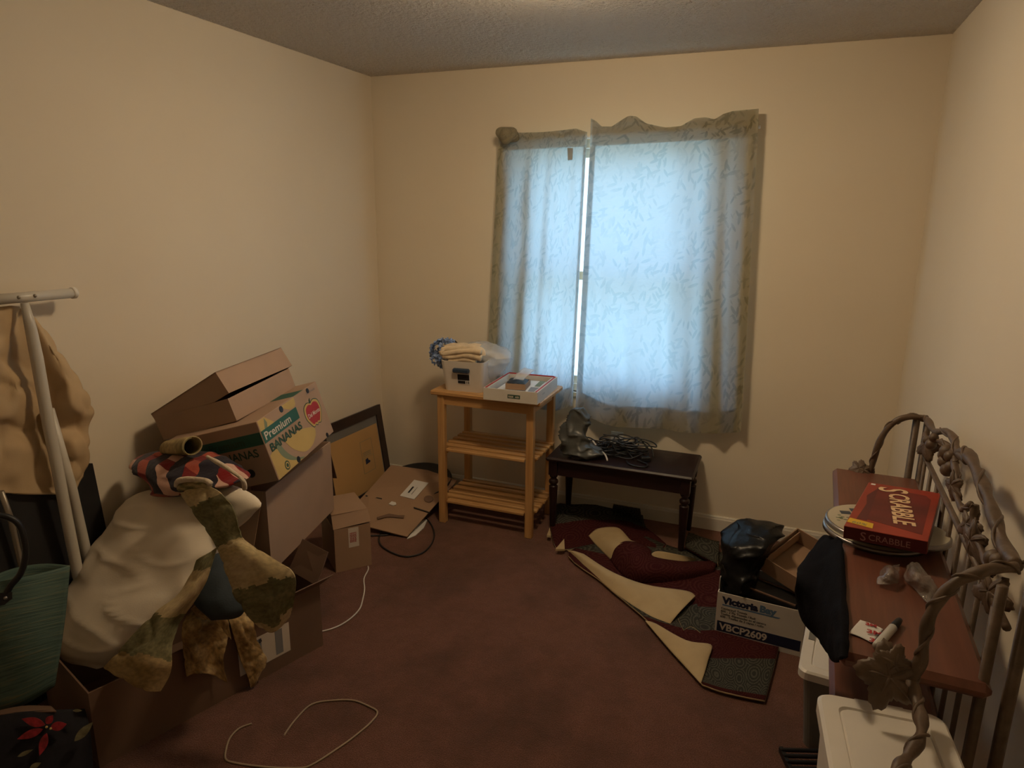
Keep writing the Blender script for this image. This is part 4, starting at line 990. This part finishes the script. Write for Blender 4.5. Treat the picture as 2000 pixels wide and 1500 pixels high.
# shallow trays
S_ = .965
def sc_(c): return CAM + (V(c)-CAM)*S_
T1c, T1r, T1d = sc_((-2.157, 2.184, .880)), rot(3.0, -17.3, 8.8), (.348, .444, .090)
T1 = thing('shallow_box', 'shallow brown box base on the banana carton, under its tilted lid', 'box', tuple(local_origin(T1c, T1r, T1d)), T1r)
shell(MB(), T1d, .004).build('tray', M['card_pale'], T1); T1.children[-1].location = (0, 0, T1d[2]/2)
T2c, T2r, T2d = sc_((-2.178, 2.191, .938)), rot(1.5, -31.3, 8.3), (.358, .456, .092)
T2 = thing('box_lid', 'brown lid tilted open on the shallow box, topmost of the stack', 'box lid', tuple(local_origin(T2c, T2r, T2d)), T2r)
b = MB(); xx, yy, zz = T2d; t = .004
b.box((-xx/2+t/2, 0, zz/2), (t, yy, zz)); b.box((xx/2-t/2, 0, zz/2), (t, yy, zz)); b.box((0, -yy/2+t/2, zz/2), (xx-2*t, t, zz)); b.box((0, yy/2-t/2, zz/2), (xx-2*t, t, zz)); b.box((0, 0, zz-t/2), (xx, yy, t)); b.build('lid', M['card_pale'], T2)

# framed picture turned to the wall
TR, BR_ = V((-2.30, 3.575, .505)), V((-2.175, 3.50, .0)); TL = V((-2.30, 2.95, .52)); BL = BR_ + (TL-TR)
fx = (TR-TL).normalized(); fy = (TR-BR_).normalized(); fz = fx.cross(fy).normalized()
fr = thing('picture_frame', 'dark framed picture turned back side out, leaning in the corner', 'picture frame', tuple(BR_))
Wf, Hf = (TR-TL).length, (TR-BR_).length
def fq(name, u0, v0, u1, v1, th, mt, off=0):
    return MB().plate([BL+fx*u+fy*v+fz*off for u, v in rect(u0, v0, u1, v1)], th, fz).build(name, mt, fr, True)
fw = .055
fq('frame_rail', 0, Hf-fw, Wf, Hf, .022, M['frame_wood']); fq('frame_rail', 0, 0, Wf, fw, .022, M['frame_wood'])
fq('frame_stile', Wf-fw, fw, Wf, Hf-fw, .022, M['frame_wood']); fq('frame_stile', 0, fw, fw, Hf-fw, .022, M['frame_wood'])
fq('frame_back', fw, fw, Wf-fw, Hf-fw, .006, M['grey_plastic'], -.008)
fq('backing_paper', fw+.0, fw+.005, Wf-fw-.012, Hf-fw-.05, .003, M['card_orange'], -.004)
lo_ = BL+fx*(Wf-.27)+fy*.16+fz*(-.0035)
for pts in (rect(0, 0, .12, .002), rect(0, .19, .12, .192), rect(0, 0, .002, .19), rect(.118, 0, .12, .19), rect(0, .09, .12, .0915)):
    decal('printed_rule', pts, fr, lo_, fx, fy, M['sage_ink'], .0006, True)
decal('stamp', [(.03, .05), (.075, .055), (.075, .065), (.06, .07), (.055, .085), (.03, .08)], fr, lo_, fx, fy, M['navy_ink'], .0008, True)
for k in range(3): decal('printed_line', rect(.015, .10+k*.01, .10, .103+k*.01), fr, lo_, fx, fy, M['sage_ink'], .0008, True)
# flattened carton
fc = thing('flattened_carton', 'flattened brown carton with a white label lying in front of the frame', 'cardboard', tuple(at(795, 1046, z=.0)))
q = [at(795, 1048, z=.012), at(893, 938, z=.12), at(835, 918, z=.155), at(764, 908, z=.175), at(722, 955, z=.13), at(703, 975, z=.10), at(716, 1020, z=.05), at(717, 1028, z=.04)]
MB().plate(q, .006).build('panel', M['card'], fc, True)
nf = V((0, 0, 0))
for i in range(len(q)): nf += q[i].cross(q[(i+1) % len(q)])
nf.normalize(); nf = nf if nf.z > 0 else -nf
pf = sum(q, V((0, 0, 0)))/len(q) + nf*.006
def onf(px, py): return at(px, py, p=pf, n=nf)
def fpoly(name, pts, mt, th=.003): return MB().plate([onf(*p) for p in pts], th, nf).build(name, mt, fc, True)
fpoly('shipping_label', [(781, 968), (809, 937), (837, 943), (809, 975)], M['paper'])
fpoly('paper_scrap', [(759, 984), (765, 979), (773, 981), (774, 985), (768, 987)], M['paper'])
fpoly('slot', [(714, 967), (746, 973), (746, 975), (714, 969)], M['black']); fpoly('slot', [(808, 990), (840, 1000), (839, 1002), (808, 992)], M['black'])
fpoly('printed_line', [(796, 962), (806, 950), (809, 951), (799, 963)], M['black_ink'], .001); fpoly('printed_line', [(803, 965), (815, 951), (816, 952), (804, 966)], M['print_grey'], .001)
fpoly('round_stamp', [(837+9*math.cos(a), 974+6.5*math.sin(a)) for a in [2*PI*i/18 for i in range(18)]], M['card_dark'])
fpoly('tape_strip', [(736, 1010), (760, 1003), (778, 1006), (790, 1006), (788, 1012), (770, 1010), (757, 1009), (738, 1014)], M['card_dark'], .001)
o = MB().plate([at(795, 1052, z=.006), at(822, 1018, z=.006), at(836, 1012, z=.006), at(828, 1030, z=.006), at(812, 1045, z=.006)], .004, (0, 0, 1)).build('paper_sheet', M['paper'])
tag(o, 'sheet of white paper showing from under the flattened carton', 'paper')
# black round lid
bl = thing('round_black_tray', 'round black tray lying behind the flattened carton in the corner', 'tray', (-1.945, 3.42, .0), rot(10, 0, 0))
MB().lathe([(0, .10), (.19, .10), (.20, .115), (.21, .115), (.212, .105), (.19, .02), (.18, .0), (0, .0)], n=40).build('dish', M['black'], bl, smooth=True)
# cables on floor
def cord(name, pts, r, m, label, cat, k=8):
    o = MB().tube(spline([at(px, py, z=r+.001 if len(q_) == 0 else q_[0]) for px, py, *q_ in pts], k), r, 8).build(name, m, None, False, True)
    return tag(o, label, cat)
cord('black_cable', [(705, 1046), (735, 1046), (760, 1043), (750, 1030, .012), (742, 1045), (740, 1056), (747, 1068), (765, 1079), (785, 1086), (805, 1086), (828, 1078), (843, 1062), (848, 1045), (845, 1030), (836, 1016), (825, 1008)], .0045, M['black_cord'], 'black cable looped on the carpet in front of the flattened carton', 'cable')
cord('white_cord', [(719, 1106, .006), (719, 1113), (711, 1130), (712, 1150), (709, 1168), (703, 1188), (688, 1205), (668, 1219), (648, 1228), (629, 1233)], .003, M['white_cord'], 'white cord curving on the carpet from the closed carton corner', 'cord')
cord('cream_string', [(555, 1436), (575, 1408), (608, 1376), (650, 1368), (690, 1368), (722, 1380), (737, 1391), (725, 1410), (690, 1440), (650, 1468), (612, 1492), (585, 1500), (520, 1498), (460, 1490), (441, 1482), (442, 1462), (450, 1440), (468, 1422), (492, 1413)], .003, M['string'], 'thin cream string in a loose loop on the carpet at the front', 'string')

# ironing board legs, cloth, panel, bags on the left
ib = thing('folding_stand', 'white metal T-shaped foot and folded legs standing against the left wall', 'stand', (-2.24, 1.47, 0))
XP = -2.245
MB().tube([at(-40, 588, x=XP), at(141, 572.5, x=XP)], .0165, 16).build('foot_bar', M['white_metal'], ib, True, True)
MB().tube([at(139, 572.5, x=XP), at(140, 572.4, x=XP), at(146, 572, x=XP), at(149, 571.8, x=XP)], [.0165, .0195, .0195, .014], 16).build('end_cap', M['white_plastic'], ib, True, True)
for px, py in ((36, 581), (68, 578)): MB().ball(at(px, py, x=XP+.0155), .006, 10, 6).build('rivet', M['rivet'], ib, True, True)
pt = [at(48, 592, x=XP), at(60, 640, x=XP), at(72, 700, x=XP), at(95, 830, x=XP), at(113, 920, x=XP), at(130, 1010, x=XP), at(150, 1110, x=XP)]
e = pt[-1]+(pt[-1]-pt[-2])*((pt[-1].z-.0)/(pt[-2].z-pt[-1].z))
MB().tube(pt+[e], [.012, .017, .019, .0185, .0185, .0185, .0185, .0185], 16).build('leg_tube', M['white_metal'], ib, True, True)
XQ = XP-.028
pt = [at(95, 800, x=XQ), at(140, 955, x=XQ), at(172, 1095, x=XQ)]; e = pt[-1]+(pt[-1]-pt[-2])*(pt[-1].z/(pt[-2].z-pt[-1].z))
MB().tube(pt+[e], .0175, 16).build('leg_tube', M['white_metal'], ib, True, True)
pt = [at(2, 960, x=XQ), at(20, 1010, x=XQ), at(46, 1125, x=XQ)]; e = pt[-1]+(pt[-1]-pt[-2])*(pt[-1].z/(pt[-2].z-pt[-1].z))
MB().tube(pt+[e], .009, 12).build('leg_tube', M['rivet'], ib, True, True)
XC = -2.302
def xs(*p): return [at(a, c, x=XC+o_*.75) for a, c, o_ in p]
rows = [xs((-40, 600, .02), (0, 600, .03), (20, 597, .04), (40, 600, .01), (52, 606, .0), (62, 612, .0), (72, 620, -.005)),
        xs((-50, 650, .03), (0, 645, .06), (22, 650, .03), (40, 660, -.005), (62, 655, .0), (80, 645, .03), (92, 645, -.005)),
        xs((-50, 710, .05), (0, 700, .05), (24, 705, .0), (45, 712, -.005), (75, 700, .0), (110, 690, .06), (130, 700, .0)),
        xs((-50, 770, .03), (10, 765, .03), (35, 752, .05), (55, 745, .02), (92, 745, .0), (135, 745, .08), (168, 758, .01)),
        xs((-50, 820, .01), (10, 810, .05), (40, 800, .03), (65, 795, .0), (104, 792, .01), (145, 798, .09), (184, 802, .02)),
        xs((-50, 850, .02), (10, 845, .02), (50, 838, .01), (80, 835, .01), (112, 835, .0), (148, 838, .01), (172, 836, .0)),
        xs((-50, 885, .02), (10, 882, .03), (60, 878, .02), (90, 872, .02), (116, 865, .01), (150, 866, .07), (179, 868, .015)),
        xs((-50, 925, .02), (10, 925, .025), (60, 923, .02), (95, 920, .02), (122, 914, .015), (152, 908, .06), (178, 895, .015)),
        xs((-50, 965, .02), (10, 965, .02), (60, 966, .02), (104, 966, .025), (126, 965, .03), (146, 958, .05), (168, 932, .01))]
o = sheet('beige_garment', rows, M['beige_cloth'], None, th=.004, wr=.005, ws=13, rg=.014, rs=8, ku=8, kv=7); tag(o, 'beige garment draped behind the white T-shaped stand', 'clothing')
q = [at(-60, 900, x=-2.318), at(181, 905, x=-2.318), at(209, 1040, x=-2.30)]
q2 = q[2]+(q[2]-q[1])*(q[2].z/(q[1].z-q[2].z)); q0 = V((q2.x, q[0].y, 0))
o = MB().plate([q[0], q0, q2, q[1]], .006).build('leaning_board', M['black_panel']); tag(o, 'tall black board leaning on the left wall behind the beige garment', 'board')
# teal tote bag
tg = thing('woven_tote_bag', 'teal woven tote bag with black handles by the left wall', 'bag', tuple(at(60, 1375, p=(-2.02, 1.16, .3), n=(.75, -.66, .1))))
TP, TN = (-2.02, 1.16, .3), (.75, -.66, .1)
def tp(px, py, o_=0): return at(px, py, p=V(TP)+V(TN).normalized()*o_, n=TN)
rows = [[tp(-60, 1150), tp(0, 1136, .03), tp(70, 1122, .035), tp(136, 1105)], [tp(-62, 1220, .02), tp(0, 1205, .06), tp(65, 1190, .06), tp(130, 1175, .0)], [tp(-64, 1310), tp(0, 1290, .06), tp(60, 1272, .06), tp(120, 1255)], [tp(-66, 1410), tp(0, 1394, .02), tp(55, 1372, .02), tp(106, 1340)]]
sheet('bag_front', rows, M['teal'], tg, th=.005)
back = [[p - V(TN).normalized()*.09 for p in r] for r in rows]; 
for r in back: r[0] += V((0, 0, 0))
sheet('bag_back', [[rows[i][0]] + back[i][1:3] + [rows[i][3]] for i in range(4)], M['teal'], tg, th=.005)
MB().tube(spline([tp(8, 1172, .045), tp(20, 1145, .05), tp(40, 1120, .05), tp(50, 1080, .05), tp(40, 1030, .05), tp(15, 1010, .05), tp(-30, 1005, .05)], 6), .009, 8).build('handle', M['black'], tg, True, True)
MB().plate([tp(0, 1158, .052), tp(24, 1156, .052), tp(25, 1178, .054), tp(0, 1182, .054)], .004).build('handle_tab', M['black'], tg, True)
MB().ball(tp(11, 1168, .056), .006, 10, 6).build('stud', M['steel'], tg, True, True)
# poinsettia bag
pz = thing('poinsettia_bag', 'black bag with a red poinsettia print at the bottom left corner', 'bag', tuple(at(60, 1500, y=1.1)))
PP, PN = (-1.95, 1.07, .2), (.55, -.65, .55)
def pp_(px, py, o_=0): return at(px, py, p=V(PP)+V(PN).normalized()*o_, n=PN)
sheet('bag_front', [[pp_(-60, 1400), pp_(0, 1394, .02), pp_(80, 1388, .02), pp_(165, 1385, -.02)], [pp_(-60, 1450, .02), pp_(0, 1440, .03), pp_(80, 1440, .03), pp_(178, 1440, .0)], [pp_(-60, 1560), pp_(0, 1560, .01), pp_(80, 1560, .01), pp_(185, 1560, -.02)]], M['black_bag'], pz, th=.006)
sheet('bag_rim', [[pp_(-40, 1398, -.005), pp_(40, 1380, -.02), pp_(100, 1380, -.01)], [pp_(-40, 1400, .024), pp_(40, 1392, .026), pp_(110, 1390, .022)]], M['card_dark'], pz, th=.004)
def petal(c, tip, w, m, name='petal'):
    pts = []
    for i in range(13):
        t = i/12; pts.append((lerp(c[0], tip[0], t), lerp(c[1], tip[1], t), w*math.sin(PI*t**.85)))
    dx_, dy_ = tip[0]-c[0], tip[1]-c[1]; L = math.hypot(dx_, dy_); nx, ny = -dy_/L, dx_/L
    poly = [pp_(a+nx*k, e_+ny*k, .05) for a, e_, k in pts] + [pp_(a-nx*k, e_-ny*k, .05) for a, e_, k in pts[-2:0:-1]]
    MB().plate(poly, .003, PN).build(name, m, pz, True)
for c, tip, w_ in (((88, 1416), (42, 1404), 9), ((90, 1414), (103, 1397), 7), ((98, 1422), (130, 1414), 9), ((84, 1424), (33, 1444), 8), ((91, 1432), (77, 1476), 8)): petal(c, tip, w_, M['red_leaf'])
for c, tip, w_ in (((34, 1478), (64, 1464), 4), ((145, 1448), (182, 1410), 8), ((58, 1500), (80, 1490), 5), ((142, 1388), (160, 1388), 3)): petal(c, tip, w_, M['olive_leaf'], 'leaf_print')
for px, py in ((91, 1420), (99, 1423)): MB().ball(pp_(px, py, .052), .0035, 8, 5).build('berry', M['banana_yellow'], pz, True)

# pillow and cloths
o = blob('long_pillow', [(318, 352, 950, 1.74, .04), (262, 412, 972, 1.72, .09), (236, 428, 1000, 1.69, .11), (213, 432, 1035, 1.65, .12), (190, 425, 1070, 1.61, .125), (165, 405, 1110, 1.56, .125), (138, 372, 1150, 1.50, .125), (116, 338, 1190, 1.45, .12), (112, 298, 1225, 1.41, .10), (140, 258, 1262, 1.38, .08), (185, 235, 1292, 1.37, .04)], M['cream_cloth'], wr=.012, ws=8, n=60, k=9, sq=.9, rg=.013, rs=6.5, st=(.7, .7, 2.2))
tag(o, 'long plump cream pillow slumped against the carton stack', 'pillow')
o = blob('floral_cushion', [(392, 430, 944, 1.70, .02), (382, 475, 962, 1.69, .04), (385, 508, 985, 1.68, .035), (392, 492, 1005, 1.67, .04), (400, 470, 1028, 1.66, .04), (412, 440, 1048, 1.65, .02)], M['cream_cloth'], wr=.006, ws=12)
tag(o, 'corner of a cream cushion showing beside the carton flap', 'cushion')
def ys(*p): return [at(a, c, y=yy) for a, c, yy in p]
def prt(bands):
    def f(u, v, p):
        v2 = v + .06*noise.noise(p*14)+.03*noise.noise(p*40); r = 0
        for lo, hi, k in bands:
            if lo <= v2 < hi: r = k
        return r
    return f
PM = [M['print_cream'], M['print_green'], M['print_tan']]
o = sheet('printed_drape', [ys((350, 962, 1.60), (374, 955, 1.60), (402, 947, 1.60)), ys((366, 985, 1.57), (394, 976, 1.57), (430, 962, 1.58)), ys((392, 1022, 1.55), (424, 1010, 1.55), (458, 1000, 1.56)), ys((418, 1058, 1.53), (444, 1050, 1.53), (469, 1042, 1.54)),
      ys((430, 1082, 1.52), (460, 1066, 1.51), (488, 1062, 1.53)), ys((440, 1120, 1.50), (488, 1096, 1.49), (532, 1090, 1.52)), ys((456, 1160, 1.49), (516, 1140, 1.48), (574, 1120, 1.52)), ys((480, 1196, 1.49), (530, 1184, 1.48), (576, 1165, 1.52)), ys((506, 1226, 1.49), (535, 1234, 1.49), (566, 1205, 1.52))], PM, None, th=.003, wr=.004, ws=11, ku=16, kv=12, rg=.007, rs=12, mfun=prt([(.12, .44, 1), (.72, .95, 1)]))
tag(o, 'green and cream printed cloth hanging to the right from the pillow over the carton', 'cloth')
o = sheet('printed_drape', [ys((383, 1094, 1.44), (402, 1082, 1.45), (424, 1068, 1.47)), ys((368, 1124, 1.42), (390, 1116, 1.42), (414, 1108, 1.45)), ys((338, 1166, 1.38), (366, 1164, 1.38), (394, 1158, 1.42)), ys((286, 1212, 1.33), (322, 1214, 1.33), (358, 1206, 1.38)), ys((246, 1256, 1.29), (292, 1258, 1.28), (338, 1254, 1.33)), ys((220, 1284, 1.26), (276, 1292, 1.25), (336, 1296, 1.30)), ys((202, 1304, 1.25), (256, 1326, 1.23), (330, 1322, 1.29)), ys((214, 1312, 1.25), (272, 1346, 1.24), (314, 1350, 1.27))], PM, None, th=.003, wr=.004, ws=12, ku=16, kv=12, rg=.008, rs=10, mfun=prt([(.0, .12, 1), (.40, .66, 1), (.66, 1.3, 2)]))
tag(o, 'olive and tan printed cloth hanging below the long pillow at the near carton corner', 'cloth')
o = blob('slate_blue_cloth', [(418, 435, 1085, 1.58, .03), (405, 455, 1110, 1.57, .06), (392, 465, 1140, 1.55, .07), (392, 472, 1165, 1.53, .07), (400, 476, 1185, 1.52, .06), (410, 470, 1200, 1.52, .04)], M['blue_cloth'], wr=.01, ws=14)
tag(o, 'slate blue folded cloth in the open carton between the printed drapes', 'cloth')
AN = V((.9516, -.3074, 0)); AP = V((-1.567, 1.956, 0))
def an(*p): return [at(a, c, p=AP+AN*o_, n=AN) for a, c, o_ in p]
sd = thing('gold_print_cloth', 'gold brown printed cloth hanging out over the open carton edge', 'cloth', tuple(at(420, 1340, p=AP+AN*.03, n=AN)))
KW = dict(th=.002, wr=.004, ws=26, ku=12, kv=10, rg=.006, rs=16)
sheet('left_tail', [an((380, 1186, -.05), (402, 1172, -.03), (430, 1174, -.03), (445, 1192, -.02)), an((360, 1210, .01), (388, 1205, .03), (418, 1212, .025), (450, 1222, .01)), an((355, 1240, .025), (378, 1248, .045), (410, 1240, .022), (443, 1258, .03)), an((359, 1280, .025), (382, 1285, .05), (410, 1276, .018), (436, 1292, .035)), an((364, 1322, .025), (386, 1316, .05), (414, 1318, .02), (445, 1334, .03))], M['satin'], sd, **KW)
sheet('folded_cuff', [an((372, 1190, .03), (400, 1170, .05), (428, 1176, .05)), an((385, 1204, .05), (412, 1196, .065), (446, 1214, .05)), an((398, 1212, .05), (420, 1214, .06), (452, 1250, .04))], M['satin'], sd, **KW)
sheet('right_tail', [an((436, 1182, -.02), (456, 1180, .0), (478, 1184, -.02)), an((448, 1215, .03), (470, 1212, .045), (494, 1210, .03)), an((460, 1255, .03), (482, 1250, .045), (504, 1256, .03)), an((470, 1290, .03), (494, 1282, .042), (522, 1288, .03)), an((484, 1322, .03), (498, 1322, .038), (512, 1314, .03)), an((490, 1344, .03), (494, 1344, .03), (498, 1340, .03))], M['satin'], sd, **KW)
# plaid blanket and rolled cloth
pl = thing('plaid_throw', 'red and black plaid throw with a cream lining on top of the pillow', 'throw blanket', tuple(at(365, 965, y=1.74)))
b = MB(); b.rings(blobmesh([(296, 380, 882, 1.80, .03), (268, 425, 894, 1.77, .07), (262, 448, 908, 1.75, .09), (285, 465, 925, 1.73, .10), (296, 478, 940, 1.71, .09), (300, 400, 955, 1.70, .06), (318, 380, 965, 1.70, .03)], wr=.008, ws=16, n=44, k=7, rg=.016, rs=9), vk=.20); b.build('fleece', M['plaid'], pl, True, True)
MB().tube(spline([at(405, 892, y=1.66), at(425, 903, y=1.64), at(452, 920, y=1.63), at(474, 938, y=1.63), at(478, 955, y=1.64)], 6), .007, 8, lump=.5).build('sherpa_edge', M['sherpa'], pl, True, True)
MB().tube(spline([at(345, 950, y=1.60), at(348, 940, y=1.60), at(370, 936, y=1.60), at(400, 938, y=1.60), at(412, 946, y=1.60)], 6), .009, 8, lump=.5).build('sherpa_edge', M['sherpa'], pl, True, True)
MB().tube(spline([at(352, 951, y=1.61), at(380, 948, y=1.61), at(408, 948, y=1.61)], 6), .016, 10, lump=.5).build('sherpa_fold', M['floral_dark'], pl, True, True)
p0, p1 = at(328, 875, y=1.80), at(376, 871, y=1.72); ax = (p1-p0).normalized(); a = V((0, 0, 1)); c = ax.cross(a).normalized()
rows = []
for i in range(30):
    q = i/29*2*PI*1.35; r = .029+.005*i/29; rows.append([p0+(a*math.cos(q)+c*math.sin(q))*r*.85, (p0+p1)/2+(a*math.cos(q)+c*math.sin(q))*r*.95, p1+(a*math.cos(q)+c*math.sin(q))*r*1.05])
o = sheet('rolled_cloth', rows, M['floral_dark'], None, th=.004, ku=4, kv=1); tag(o, 'rolled olive cloth resting on top of the plaid throw', 'cloth')
